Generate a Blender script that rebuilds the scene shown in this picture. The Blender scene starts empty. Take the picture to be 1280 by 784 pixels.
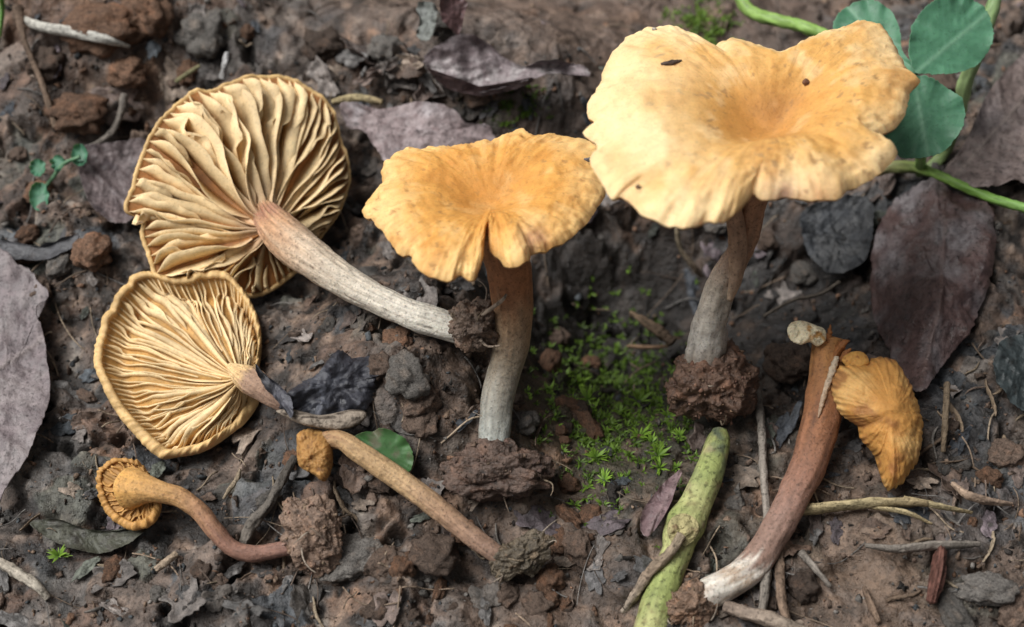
import bpy, math, random
import numpy as np
from mathutils import Vector, Matrix

# ------------------------------------------------------------------ camera, sky, sun, exposure
S = 0.01                                     # the script works in centimetres; the scene is in metres
scene = bpy.context.scene
PITCH = math.radians(55); HF = math.radians(19); DIST = 26.0
CAM = np.array([0, -DIST*math.cos(PITCH), DIST*math.sin(PITCH)])
FWD = np.array([0, math.cos(PITCH), -math.sin(PITCH)])
UP = np.array([0, math.sin(PITCH), math.cos(PITCH)])
RT = np.array([1.0, 0, 0])
TH = math.tan(HF)

cd = bpy.data.cameras.new('camera'); cam = bpy.data.objects.new('camera', cd)
scene.collection.objects.link(cam); scene.camera = cam
cam.location = CAM*S; cam.rotation_euler = (math.pi/2-PITCH, 0, 0)
cd.sensor_width = 36; cd.lens = 18/TH; cd.clip_start = 0.005; cd.clip_end = 50
cd.dof.use_dof = True; cd.dof.focus_distance = 0.237; cd.dof.aperture_fstop = 15

SUN_EL, SUN_AZ = 58, -80                     # degrees; azimuth clockwise from +Y
world = bpy.data.worlds.new('World'); scene.world = world; world.use_nodes = True
wn = world.node_tree.nodes; wl = world.node_tree.links
sky = wn.new('ShaderNodeTexSky'); sky.sky_type = 'NISHITA'; sky.sun_disc = False
sky.sun_elevation = math.radians(SUN_EL); sky.sun_rotation = math.radians(SUN_AZ)
sky.dust_density = 6; sky.air_density = 1.0
hs_ = wn.new('ShaderNodeHueSaturation'); hs_.inputs['Saturation'].default_value = 0.12
wl.new(sky.outputs[0], hs_.inputs['Color']); wl.new(hs_.outputs[0], wn['Background'].inputs[0])
wn['Background'].inputs[1].default_value = 0.05
sl = bpy.data.lights.new('sun', 'SUN'); so = bpy.data.objects.new('sun', sl); scene.collection.objects.link(so)
sl.energy = 4.0; sl.angle = math.radians(38); sl.color = (1.0, 0.985, 0.96)
az, el = math.radians(SUN_AZ), math.radians(SUN_EL)
sdir = Vector((math.sin(az)*math.cos(el), math.cos(az)*math.cos(el), math.sin(el)))
so.rotation_euler = sdir.to_track_quat('Z', 'Y').to_euler(); so.location = sdir*2
vs = scene.view_settings
vs.view_transform = 'Standard'; vs.look = 'None'; vs.gamma = 1; vs.use_curve_mapping = False
vs.exposure = 0.08
scene.cycles.use_denoising = True
scene.cycles.max_bounces = 6

# ------------------------------------------------------------------ pixel rays (photo pixels, 1280 x 784)
def ray(px, py):
    px = np.asarray(px, float); py = np.asarray(py, float)
    u = (px-640)/640*TH; v = -(py-392)/640*TH
    return FWD + u[..., None]*RT + v[..., None]*UP
def W(px, py, h):                            # on the pixel's ray at height h
    d = ray(px, py); t = (np.asarray(h)-CAM[2])/d[..., 2]
    return CAM + d*t[..., None]
def Dp(px, py, z):                           # on the pixel's ray at camera depth z
    return CAM + ray(px, py)*np.asarray(z, float)[..., None]
def PX(z): return z*TH/640                   # centimetres per pixel at depth z
def depth_of(p): return (np.asarray(p)-CAM) @ FWD

# ------------------------------------------------------------------ noise
_rng = np.random.default_rng(7)
PERM = np.concatenate([_rng.permutation(256)]*3).astype(np.int64)
G2 = np.stack([np.cos(np.arange(256)*2.39996), np.sin(np.arange(256)*2.39996)], 1)
_g = _rng.normal(size=(256, 3)); G3 = _g/np.linalg.norm(_g, axis=1)[:, None]
def fade(t): return t*t*t*(t*(t*6-15)+10)
def perlin2(x, y, seed=0):
    xi = np.floor(x).astype(np.int64); yi = np.floor(y).astype(np.int64)
    fx = x-xi; fy = y-yi; u = fade(fx); v = fade(fy)
    def g(i, j):
        h = PERM[(PERM[(xi+i+seed*37) & 255] + yi+j) & 255]
        return G2[h, 0]*(fx-i) + G2[h, 1]*(fy-j)
    a = g(0, 0); b = g(1, 0); c = g(0, 1); d = g(1, 1)
    return (a+(b-a)*u) + ((c+(d-c)*u)-(a+(b-a)*u))*v
def fbm2(x, y, octs=4, seed=0, gain=.5):
    s = 0; a = 1; f = 1
    for k in range(octs):
        s = s+a*perlin2(x*f+k*17.3, y*f-k*9.1, seed+k); a *= gain; f *= 2.03
    return s
def perlin3(p, seed=0):
    q = np.floor(p).astype(np.int64); f = p-q; w = fade(f)
    def g(i, j, k):
        h = PERM[(PERM[(PERM[(q[:, 0]+i+seed*31) & 255]+q[:, 1]+j) & 255]+q[:, 2]+k) & 255]
        return (G3[h]*(f-np.array([i, j, k]))).sum(1)
    def mx(a, b, t): return a+(b-a)*t
    x0 = mx(mx(g(0,0,0), g(1,0,0), w[:,0]), mx(g(0,1,0), g(1,1,0), w[:,0]), w[:,1])
    x1 = mx(mx(g(0,0,1), g(1,0,1), w[:,0]), mx(g(0,1,1), g(1,1,1), w[:,0]), w[:,1])
    return mx(x0, x1, w[:,2])
def fbm3(p, octs=4, seed=0, gain=.5):
    s = 0; a = 1; f = 1
    for k in range(octs):
        s = s+a*perlin3(p*f+k*11.7, seed+k); a *= gain; f *= 2.03
    return s
def worley2(x, y, seed=0):
    xi = np.floor(x).astype(np.int64); yi = np.floor(y).astype(np.int64)
    F1 = np.full(x.shape, 9.); F2 = np.full(x.shape, 9.); ID = np.zeros(x.shape, np.int64)
    for i in (-1, 0, 1):
        for j in (-1, 0, 1):
            h = PERM[(PERM[(xi+i+seed*53) & 255]+yi+j) & 255]; h2 = PERM[h+101]
            d = np.hypot(xi+i+h/255.-x, yi+j+h2/255.-y)
            m = d < F1
            F2 = np.where(m, F1, np.minimum(F2, d)); ID = np.where(m, h, ID); F1 = np.where(m, d, F1)
    return F1, F2, ID
def worley3(p, seed=0):
    q = np.floor(p).astype(np.int64); F1 = np.full(len(p), 9.)
    for i in (-1, 0, 1):
        for j in (-1, 0, 1):
            for k in (-1, 0, 1):
                c = q+np.array([i, j, k])
                h = PERM[(PERM[(PERM[(c[:,0]+seed*53) & 255]+c[:,1]) & 255]+c[:,2]) & 255]
                f = c+np.stack([h/255., PERM[h+71]/255., PERM[h+143]/255.], 1)
                F1 = np.minimum(F1, np.linalg.norm(f-p, axis=1))
    return F1
def sstep(a, b, x):
    t = np.clip((x-a)/(b-a), 0, 1); return t*t*(3-2*t)
def mixc(a, b, t):
    t = np.clip(np.asarray(t), 0, 1)[..., None]; return np.asarray(a)*(1-t)+np.asarray(b)*t

# ------------------------------------------------------------------ objects
def wloc(o):
    v = np.zeros(3)
    while o is not None: v = v+np.array(o.location); o = o.parent
    return v
def set_tags(o, label=None, cat=None, group=None, kind=None):
    if label: o['label'] = label
    if cat: o['category'] = cat
    if group: o['group'] = group
    if kind: o['kind'] = kind
def make_mesh(name, V, F, mat, cols=None, smooth=True):
    """V in metres (n,3); F (m,4) or (m,3) int array, or list of such arrays"""
    me = bpy.data.meshes.new(name)
    Fs = F if isinstance(F, list) else [F]
    me.vertices.add(len(V)); me.vertices.foreach_set('co', np.ascontiguousarray(V, np.float32).ravel())
    nl = sum(f.size for f in Fs); nf = sum(len(f) for f in Fs)
    me.loops.add(nl); me.polygons.add(nf)
    me.loops.foreach_set('vertex_index', np.concatenate([f.ravel() for f in Fs]).astype(np.int32))
    tot = np.concatenate([np.full(len(f), f.shape[1]) for f in Fs])
    st = np.concatenate([[0], np.cumsum(tot)[:-1]])
    me.polygons.foreach_set('loop_start', st.astype(np.int32))
    me.polygons.foreach_set('use_smooth', np.full(nf, smooth))
    me.update(calc_edges=True)
    if cols is not None:
        a = me.color_attributes.new('Col', 'FLOAT_COLOR', 'POINT')
        c = np.ones((len(V), 4), np.float32); c[:, :3] = np.clip(np.broadcast_to(cols, (len(V), 3)), .004, .95)
        a.data.foreach_set('color', c.ravel())
    me.materials.append(mat)
    return me
def mobj(name, V, F, mat, cols=None, parent=None, origin=None, smooth=True):
    V = np.asarray(V)*S
    if parent is not None: V = V-wloc(parent)
    elif origin is not None: V = V-np.asarray(origin)*S
    o = bpy.data.objects.new(name, make_mesh(name, V, F, mat, cols, smooth))
    scene.collection.objects.link(o)
    if parent is not None: o.parent = parent
    elif origin is not None: o.location = np.asarray(origin)*S
    return o
def empty(name, loc, label, cat, group=None):
    o = bpy.data.objects.new(name, None); scene.collection.objects.link(o)
    o.empty_display_size = .01; o.location = np.asarray(loc)*S
    set_tags(o, label, cat, group); return o
def gridF(n, m, wrap=False):                 # n rows, m columns, wrap on columns
    i = np.arange(n-1)[:, None]; j = np.arange(m if wrap else m-1)[None]
    j2 = (j+1) % m
    return np.stack([i*m+j, i*m+j2, (i+1)*m+j2, (i+1)*m+j], -1).reshape(-1, 4)

# ------------------------------------------------------------------ materials
def mat_make(name, rough=.7, spec=.3, var=.25, vscale=400, bumps=((1500, .4, .0002),), sss=0, sssr=(.004, .002, .001),
             objvar=0, coat=0, rvar=0.1, speck=.0, sscale=2200, slo=.6, shi=.7):
    m = bpy.data.materials.new(name); m.use_nodes = True
    N = m.node_tree.nodes; L = m.node_tree.links; b = N['Principled BSDF']
    at = N.new('ShaderNodeAttribute'); at.attribute_name = 'Col'
    tc = N.new('ShaderNodeTexCoord')
    nz = N.new('ShaderNodeTexNoise'); nz.inputs['Scale'].default_value = vscale; nz.inputs['Detail'].default_value = 6
    nz.inputs['Roughness'].default_value = .65
    L.new(tc.outputs['Object'], nz.inputs['Vector'])
    mr = N.new('ShaderNodeMapRange'); mr.inputs['From Min'].default_value = .25; mr.inputs['From Max'].default_value = .75
    mr.inputs['To Min'].default_value = 1-var; mr.inputs['To Max'].default_value = 1+var
    L.new(nz.outputs['Fac'], mr.inputs['Value'])
    mul = N.new('ShaderNodeVectorMath'); mul.operation = 'SCALE'
    L.new(at.outputs['Color'], mul.inputs[0]); L.new(mr.outputs[0], mul.inputs['Scale'])
    out = mul.outputs[0]
    if speck:
        n3_ = N.new('ShaderNodeTexNoise'); n3_.inputs['Scale'].default_value = sscale; n3_.inputs['Detail'].default_value = 3
        L.new(tc.outputs['Object'], n3_.inputs['Vector'])
        r3 = N.new('ShaderNodeMapRange'); r3.inputs['From Min'].default_value = slo; r3.inputs['From Max'].default_value = shi
        r3.inputs['To Min'].default_value = 1; r3.inputs['To Max'].default_value = 1-speck
        L.new(n3_.outputs['Fac'], r3.inputs['Value'])
        m3_ = N.new('ShaderNodeVectorMath'); m3_.operation = 'SCALE'; L.new(out, m3_.inputs[0]); L.new(r3.outputs[0], m3_.inputs['Scale']); out = m3_.outputs[0]
    if objvar:
        oi = N.new('ShaderNodeObjectInfo'); r2 = N.new('ShaderNodeMapRange')
        r2.inputs['To Min'].default_value = 1-objvar; r2.inputs['To Max'].default_value = 1+objvar
        L.new(oi.outputs['Random'], r2.inputs['Value'])
        mu = N.new('ShaderNodeVectorMath'); mu.operation = 'SCALE'
        L.new(out, mu.inputs[0]); L.new(r2.outputs[0], mu.inputs['Scale']); out = mu.outputs[0]
    L.new(out, b.inputs['Base Color'])
    rr = N.new('ShaderNodeMapRange'); rr.inputs['From Min'].default_value = .3; rr.inputs['From Max'].default_value = .7
    rr.inputs['To Min'].default_value = max(.05, rough-rvar); rr.inputs['To Max'].default_value = min(1, rough+rvar)
    L.new(nz.outputs['Fac'], rr.inputs['Value']); L.new(rr.outputs[0], b.inputs['Roughness'])
    b.inputs['Specular IOR Level'].default_value = spec
    b.inputs['Coat Weight'].default_value = coat; b.inputs['Coat Roughness'].default_value = .35
    if sss:
        b.inputs['Subsurface Weight'].default_value = sss; b.inputs['Subsurface Radius'].default_value = sssr
        b.inputs['Subsurface Scale'].default_value = 1.0
    prev = None
    for sc, st, di in bumps:
        n2 = N.new('ShaderNodeTexNoise'); n2.inputs['Scale'].default_value = sc; n2.inputs['Detail'].default_value = 5
        n2.inputs['Roughness'].default_value = .6
        L.new(tc.outputs['Object'], n2.inputs['Vector'])
        bp = N.new('ShaderNodeBump'); bp.inputs['Strength'].default_value = st; bp.inputs['Distance'].default_value = di
        L.new(n2.outputs['Fac'], bp.inputs['Height'])
        if prev: L.new(prev, bp.inputs['Normal'])
        prev = bp.outputs[0]
    if prev: L.new(prev, b.inputs['Normal'])
    return m
M_soil = mat_make('damp_soil', .47, .5, .55, 450, ((500, .7, .0012), (1600, .8, .0006), (4500, .7, .0002)), rvar=.25, speck=.45, sscale=1500, slo=.52, shi=.66)
M_crumb = mat_make('soil_crumb', .7, .3, .5, 800, ((900, .8, .0008), (2500, .7, .0004)), objvar=.25, speck=.6, sscale=1800, slo=.52, shi=.66)
M_cap = mat_make('cap_skin', .66, .25, .15, 600, ((900, .25, .0004), (3500, .4, .00018)), sss=.2, speck=.16, sscale=2600, slo=.55, shi=.7)
M_gill = mat_make('gill_flesh', .6, .3, .2, 600, ((1500, .3, .0003),), sss=.08, speck=.22, sscale=2200, slo=.55, shi=.7)
M_stem = mat_make('stem_flesh', .64, .28, .32, 900, ((1200, .45, .0005), (4000, .5, .00018)), sss=.1, speck=.4, sscale=2400, slo=.55, shi=.68)
M_leaf = mat_make('dead_leaf', .5, .4, .5, 450, ((700, .5, .0007), (3000, .5, .0002)), rvar=.2, speck=.55, sscale=1700, slo=.54, shi=.68)
M_scrap = mat_make('rotted_leaf', .5, .45, .5, 500, ((700, .5, .0007), (2600, .5, .0002)), objvar=.5, rvar=.22, speck=.5, sscale=1700, slo=.54, shi=.68)
M_green = mat_make('green_leaf', .5, .3, .2, 450, ((900, .25, .0003),), sss=.08, sssr=(.001, .002, .0005), speck=.25, sscale=1800, slo=.58, shi=.7)
M_wood = mat_make('dry_stalk', .72, .22, .45, 800, ((1500, .6, .0006), (4000, .5, .0002)), objvar=.12, speck=.6, sscale=1600, slo=.53, shi=.66)
M_wet = mat_make('wet_leaf', .4, .5, .5, 350, ((600, .55, .0009), (2600, .5, .0003)), rvar=.2, speck=.55, sscale=1500, slo=.54, shi=.68)
M_stalk = mat_make('stalk_skin', .66, .25, .35, 420, ((700, .4, .0006), (3000, .5, .0002)), sss=.05, speck=.5, sscale=1400, slo=.54, shi=.66)
M_moss = mat_make('moss', .5, .3, .25, 600, (), sss=0)

# ------------------------------------------------------------------ ground
MOUNDS = [  # photo pixel, sigma in cm, height in cm
    (540, 450, 1.5, 1.15), (470, 520, 1.2, .45), (765, 350, 1.5, -2.3), (690, 400, 1.0, -.35), (1000, 320, 1.6, -1.3),
    (120, 40, 1.6, 1.5), (40, 20, 1.2, .6), (270, 60, 1.4, 1.3), (480, 95, 1.2, 1.2), (620, 110, 1.1, 1.0), (700, 130, 1.0, .6),
    (110, 320, .7, .45), (270, 530, .8, -.55), (350, 345, .8, -.5), (1200, 590, 1.6, .4), (1080, 720, 1.4, .15), (360, 330, 1.0, -.1), (80, 480, 1.0, -.25), (640, 590, .8, -.1),
    (1240, 200, 2.0, .7), (1180, 380, 1.3, .5), (820, 20, 1.8, .5), (60, 170, 1.0, .6),
]
MC = [(W(px, py, 0.), s, h) for px, py, s, h in MOUNDS]
def macro(x, y):
    z = .25*fbm2(x/2.6, y/2.6, 3, 3)
    for c, s, h in MC: z = z+h*np.exp(-((x-c[0])**2+(y-c[1])**2)/(2*s*s))
    return z
step = .038
fx = np.arange(-14, 14.001, step); fy = np.arange(-8.5, 15, step)
ext = np.cumsum(.05*1.2**np.arange(40))
gx = np.concatenate([fx[0]-ext[::-1], fx, fx[-1]+ext]); gy = np.concatenate([fy[0]-ext[::-1], fy, fy[-1]+ext])
X, Y = np.meshgrid(gx, gy)
Zm = macro(X, Y)
wx = X+.16*fbm2(X/.5, Y/.5, 3, 11); wy = Y+.16*fbm2(X/.5+9, Y/.5, 3, 15)
rough_m = sstep(-.25, .3, fbm2(X/1.9, Y/1.9, 3, 21))            # crumbly against trodden smooth
smooth_spots = 0
for px, py, s in ((1090, 715, 1.3), (640, 25, 1.8), (820, 20, 2.0), (960, 10, 1.6), (680, 720, .9), (450, 10, 1.6), (300, 640, .9), (560, 20, 1.6)):
    c = W(px, py, 0.); smooth_spots = smooth_spots+np.exp(-((X-c[0])**2+(Y-c[1])**2)/(2*s*s))
rough_m = np.clip(rough_m*1.0+.25-1.1*smooth_spots, .06, 1)
A1, A2, I1 = worley2(wx/.95, wy/.95, 1); B1, B2, I2 = worley2(wx/.42+5, wy/.42, 2); C1, C2, I3 = worley2(wx/.19, wy/.19+3, 3)
dome = lambda f, r: np.clip(1-(f/r)**2, 0, 1)
def billow(sc, seed): return np.abs(perlin2(wx/sc, wy/sc, seed))
Zd = rough_m*(.42*billow(1.1, 5)+.26*billow(.55, 6)+.15*billow(.27, 7)+.07*billow(.13, 8)) + rough_m*.07*dome(B1, .75)*((I2 % 5)/4.)
fine = fbm2(X/.16, Y/.16, 3, 31); n_pit = fbm2(X/.3+7, Y/.3, 3, 78)
Zd = Zd + .03*fine*(0.4+rough_m) + .09*fbm2(X/.6, Y/.6, 3, 41)
# flakes of rotted litter pressed into the soil: tilted plates with raised edges
def plates(sc, seed, ang):
    ca, sa = math.cos(ang), math.sin(ang); w1 = .22*fbm2(X/.8, Y/.8, 3, seed+3); w2 = .22*fbm2(X/.8+5, Y/.8+9, 3, seed+5)
    u = ((X+w1)*ca+(Y+w2)*sa)/sc/1.5; v = (-(X+w1)*sa+(Y+w2)*ca)/sc
    f1, f2, idd = worley2(u, v, seed)
    tx = (PERM[idd+31]/255.-.5); ty = (PERM[idd+67]/255.-.5); of = PERM[idd+13]/255.
    z = of*.16+.34*sc*(tx*np.sin(u*2.2)+ty*np.sin(v*2.2))
    return z, sstep(0, .07, f2-f1), idd
lit = sstep(-.02, .16, fbm2(X/2.0+20, Y/2.0, 3, 91)+.1)
for px, py, sg, am in ((600, 520, 1.9, -.9), (560, 680, 1.3, -.8), (760, 480, 1.4, -.9), (1090, 720, 1.2, -.8), (860, 20, 1.8, -.8), (640, 20, 1.8, -.7), (130, 40, 1.2, -.6),
                       (200, 710, 2.2, .8), (60, 280, 1.5, .6), (1230, 640, 1.6, .6), (1050, 420, 1.6, .7), (260, 620, 1.6, .6), (300, 50, 1.2, .5)):
    c = W(px, py, 0.); lit = lit+am*np.exp(-((X-c[0])**2+(Y-c[1])**2)/(2*sg*sg))
lit = np.clip(lit, 0, 1)
PZ1, PE1, PI1 = plates(.75, 6, .6); PZ2, PE2, PI2 = plates(.42, 9, -.5)
pm1 = lit*PE1*((PI1 % 5) > 1); pm2 = lit*PE2*((PI2 % 5) > 1)*(1-pm1*.8)
Zd = Zd*(1-.7*np.clip(pm1+pm2, 0, 1)) + pm1*(PZ1+.05) + pm2*(PZ2*.7+.03)
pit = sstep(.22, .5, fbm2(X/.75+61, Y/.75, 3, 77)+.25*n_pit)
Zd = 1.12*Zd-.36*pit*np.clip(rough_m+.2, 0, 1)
Z = Zm+Zd
# stains, kinds of soil and painted shade
n1 = fbm2(X/1.5+3, Y/1.5, 4, 51); n2 = fbm2(X/.9-7, Y/.9, 4, 61); n3 = fbm2(X/.35, Y/.35, 4, 71); n4 = fbm2(X/.7+40, Y/.7, 3, 81)
BROWN = np.array([.14, .099, .076]); RED = np.array([.2, .116, .074]); GREY = np.array([.165, .152, .138]); HUM = np.array([.018, .015, .013]); BLUE = np.array([.07, .078, .084])
col = mixc(np.broadcast_to(BROWN, X.shape+(3,)), RED, sstep(.1, .5, n1)*.8)
col = mixc(col, GREY, sstep(.05, .45, n2)*.7)
col = mixc(col, BLUE, sstep(.2, .5, n4)*.6)
col = mixc(col, HUM, sstep(-.02, .38, -n3-.25*n1-.15*n2)*.92)
col = mixc(col, col*np.array([2.2, 2.2, 2.1]), sstep(.12, .45, n3)*.75)
col = mixc(col, HUM*.8, pit*.85)  # pits also blackened in colour, painting in their shade
FL = np.array([(.11,.105,.1), (.055,.06,.066), (.14,.105,.085), (.2,.175,.155), (.03,.026,.024), (.095,.1,.082), (.13,.082,.06), (.075,.085,.095)])
tex = (1+.9*n3+.5*fbm2(X/.12, Y/.12, 3, 95))[..., None]
for pm, idd in ((pm1, PI1), (pm2, PI2)):
    col = col*(1-pm[..., None]*.85)+FL[PERM[idd+5] % 8]*np.clip(tex, .3, 2)*pm[..., None]*.85
def patch(px, py, s, c, amt):
    global col
    p = W(px, py, 0.); g = np.exp(-((X-p[0])**2+(Y-p[1])**2)/(2*s*s))
    col = mixc(col, np.asarray(c), np.clip(g*amt*(.75+.9*n2), 0, 1))
patch(750, 370, 2.0, (.013, .010, .008), 2.0)          # shade under the caps, painted as near-black ground colour
patch(1010, 340, 1.5, (.02, .018, .017), 1.1)  # ground beneath the largest cap, colour darkened for its shade
patch(770, 530, 1.1, (.055, .056, .03), .9)            # green algae film
patch(120, 60, 1.3, (.2, .105, .06), .8); patch(1100, 730, 1.2, (.17, .115, .08), .9)
patch(640, 15, 2.2, (.17, .118, .09), 1.); patch(840, 15, 2.0, (.15, .104, .08), .95); patch(450, 5, 1.6, (.16, .115, .09), .9); patch(960, 5, 1.5, (.13, .09, .07), .8)
patch(680, 730, 1.0, (.15, .1, .072), .7); patch(620, 500, .9, (.1, .052, .028), .5)
ny, nx = X.shape
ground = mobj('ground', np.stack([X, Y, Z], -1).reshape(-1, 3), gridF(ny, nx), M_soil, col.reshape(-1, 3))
set_tags(ground, 'damp brown forest soil, crumbly and stained', None, None, 'structure')

k0 = len(ext)
Zf = Z[k0:k0+len(fy), k0:k0+len(fx)]
def blur(A, r):
    for ax in (0, 1):
        P = np.concatenate([np.repeat(np.take(A, [0], ax), r, ax), A, np.repeat(np.take(A, [-1], ax), r, ax)], ax)
        c = np.cumsum(P, ax); c = np.concatenate([np.zeros_like(np.take(c, [0], ax)), c], ax)
        n = A.shape[ax]; w = 2*r+1
        A = (np.take(c, np.arange(w, w+n), ax)-np.take(c, np.arange(0, n), ax))/w
    return A
Zs = blur(blur(Zf, 4), 4); Zs2 = blur(blur(Zf, 14), 14)
def lookup(A, x, y):
    u = np.clip((x-fx[0])/step, 0, len(fx)-1.01); v = np.clip((y-fy[0])/step, 0, len(fy)-1.01)
    i = u.astype(int); j = v.astype(int); a = u-i; b = v-j
    return (A[j, i]*(1-a)+A[j, i+1]*a)*(1-b)+(A[j+1, i]*(1-a)+A[j+1, i+1]*a)*b
def Gd(px, py, lift=0., A=None):             # where the pixel's ray meets the ground
    A = Zs if A is None else A
    px = np.asarray(px, float); py = np.asarray(py, float); h = np.zeros(px.shape)
    for _ in range(14):
        p = W(px, py, h); h = h*.4+.6*(lookup(A, p[..., 0], p[..., 1])+lift)
    return W(px, py, h)

# ------------------------------------------------------------------ shape builders
def cat_rom(P, n, closed=False):
    P = np.asarray(P, float); m = len(P)
    if closed: Q = np.concatenate([P[-1:], P, P[:2]])
    else: Q = np.concatenate([2*P[:1]-P[1:2], P, 2*P[-1:]-P[-2:-1]])
    segs = m if closed else m-1
    k = 16; out = []
    t = np.arange(k)/k
    for i in range(segs):
        a, b, c, d = Q[i], Q[i+1], Q[i+2], Q[i+3]; tt = t[:, None]
        out.append(.5*(2*b+(c-a)*tt+(2*a-5*b+4*c-d)*tt**2+(3*b-a-3*c+d)*tt**3))
    out = np.concatenate(out+([] if closed else [P[-1:]]))
    if closed: out = np.concatenate([out, out[:1]])
    s = np.concatenate([[0], np.cumsum(np.linalg.norm(np.diff(out[:, :3], axis=0), axis=1))])
    u = np.linspace(0, s[-1], n+1)[:-1] if closed else np.linspace(0, s[-1], n)
    return np.stack([np.interp(u, s, out[:, k]) for k in range(out.shape[1])], 1)
def tube_geo(P, R, na=20, wob=.06, ridge=.03, seed=0, flat=None, fins=None):
    """P (n,3) centre line, R (n,) radii. Returns V, F, t(0..1), angle."""
    n = len(P); T = np.gradient(P, axis=0); T /= np.linalg.norm(T, axis=1)[:, None]+1e-12
    a = np.array([0, 0, 1.]) if abs(T[0, 2]) < .9 else np.array([1., 0, 0])
    u = a-T[0]*(a@T[0]); u /= np.linalg.norm(u); U = [u]
    for i in range(1, n):
        u = U[-1]-T[i]*(U[-1]@T[i]); u /= np.linalg.norm(u); U.append(u)
    U = np.array(U); Vv = np.cross(T, U)
    th = np.arange(na)/na*2*np.pi
    s = np.concatenate([[0], np.cumsum(np.linalg.norm(np.diff(P, axis=0), axis=1))])
    tt, aa = np.meshgrid(s, th, indexing='ij')
    rr = R[:, None]*np.ones((1, na))
    q = np.stack([np.cos(aa)*1.3, np.sin(aa)*1.3, tt/np.mean(R)*.7], -1).reshape(-1, 3)
    rr = rr*(1+wob*fbm3(q, 3, seed).reshape(n, na)*2)
    q2 = np.stack([np.cos(aa)*7, np.sin(aa)*7, tt/np.mean(R)*.35], -1).reshape(-1, 3)
    rr = rr*(1+ridge*fbm3(q2, 2, seed+5).reshape(n, na)*2)
    if fins: rr = rr*(1+fins[1]*(np.abs(np.sin(aa*fins[0]/2+.8*np.sin(tt*5)))-.4)*sstep(fins[2], 0, tt/s[-1]))
    cu, cv = np.cos(aa), np.sin(aa)
    if flat: cv = cv*flat
    V = P[:, None]+rr[..., None]*(cu[..., None]*U[:, None]+cv[..., None]*Vv[:, None])
    V = V.reshape(-1, 3); F = gridF(n, na, True)
    c0 = len(V); V = np.concatenate([V, P[:1]-T[:1]*R[0]*.25, P[-1:]+T[-1:]*R[-1]*.25])
    j = np.arange(na); j2 = (j+1) % na
    caps = np.concatenate([np.stack([np.full(na, c0), j2, j], 1), np.stack([np.full(na, c0+1), (n-1)*na+j, (n-1)*na+j2], 1)])
    t = np.concatenate([(tt/s[-1]).ravel(), [0, 1]]); ang = np.concatenate([aa.ravel(), [0, 0]])
    return V, [F, caps], t, ang
def stem_px(ctrl, n=90):                     # ctrl: px, py, depth, radius in px -> path in cm
    C = np.array(ctrl, float)
    P = Dp(C[:, 0], C[:, 1], C[:, 2]); R = C[:, 3]*PX(C[:, 2])
    Q = cat_rom(np.concatenate([P, R[:, None]], 1), n)
    return Q[:, :3], Q[:, 3]
def stem(parent, ctrl, colstops, name='stem', seed=0, na=40, n=110, wob=.05, ridge=.025, spots=0, fins=None):
    P, R = stem_px(ctrl, n)
    V, F, t, ang = tube_geo(P, R, na, wob, ridge, seed, None, fins)
    ts = np.array([c[0] for c in colstops]); cs = np.array([c[1] for c in colstops])
    q = np.stack([np.cos(ang)*3, np.sin(ang)*3, t*4], 1)
    tt = np.clip(t+.09*fbm3(q, 3, seed+3), 0, 1)
    col = np.stack([np.interp(tt, ts, cs[:, k]) for k in range(3)], 1)
    st = fbm3(np.stack([np.cos(ang)*8, np.sin(ang)*8, t*5], 1), 3, seed+9)
    col = col*(1+.45*st[:, None])
    if spots:
        f = worley3(np.stack([np.cos(ang)*2.2, np.sin(ang)*2.2, t*16], 1), seed)
        col = mixc(col, np.array([.06, .035, .025]), sstep(.2, .08, f)*.8*spots)
    return mobj(name, V, F, M_stem, col, parent)

_ico = {}
def ico(sub):
    if sub not in _ico:
        import bmesh
        bm = bmesh.new(); bmesh.ops.create_icosphere(bm, subdivisions=sub, radius=1)
        V = np.array([v.co[:] for v in bm.verts]); F = np.array([[v.index for v in f.verts] for f in bm.faces]); bm.free()
        _ico[sub] = (V, F)
    return _ico[sub]
def clod_geo(r, sub=5, seed=0, amp=.3, lump=.22, squash=(1, 1, 1)):
    V, F = ico(sub)
    d = 1+amp*fbm3(V*1.4+seed*3.3, 3, seed)*1.6
    Q = V+.12*np.stack([fbm3(V*2.5, 2, seed+20), fbm3(V*2.5+7, 2, seed+21), fbm3(V*2.5+13, 2, seed+22)], 1)
    f, g = 2.1, lump*1.55
    for o_ in range(5 if sub >= 5 else 4):
        d += g*(1 if o_ % 2 == 0 else -1.1)*(np.abs(perlin3(Q*f+seed*1.9, seed+o_))-.2); f *= 2.05; g *= .55
    P = V*d[:, None]*np.array(squash)
    return P*r, F, V
def soil_cols(V, seed=0, base=BROWN, var=.7):
    n = fbm3(V*2+seed, 4, seed); m = fbm3(V*6+seed, 3, seed+2)
    c = mixc(np.broadcast_to(base, (len(V), 3)), np.asarray(base)*.35, sstep(.05, .5, -m)*var)
    c = mixc(c, np.asarray(base)*np.array([1.7, 1.5, 1.35]), sstep(.05, .5, n)*var)
    return c
def granules(parent, centre_pts, nrm, sizes, seed, base, name='soil_crumbs', mat=None):
    rng = np.random.default_rng(seed); V0, F0 = ico(1); Vs = []; Fs = []; Cs = []; off = 0
    for p, s in zip(centre_pts, sizes):
        v = V0*(1+.45*rng.normal(size=(len(V0), 1)))*rng.uniform(.4, 1.4, 3)*s*rng.uniform(.3, 1)
        Vs.append(v+p); Fs.append(F0+off); off += len(v)
        Cs.append(np.repeat([np.asarray(base)*rng.uniform(.6, 1.35)*rng.uniform(.93, 1.07, 3)], len(v), 0))
    o = mobj(name, np.concatenate(Vs), np.concatenate(Fs), mat or M_crumb, np.concatenate(Cs), parent)
    set_tags(o, kind='stuff'); return o
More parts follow.
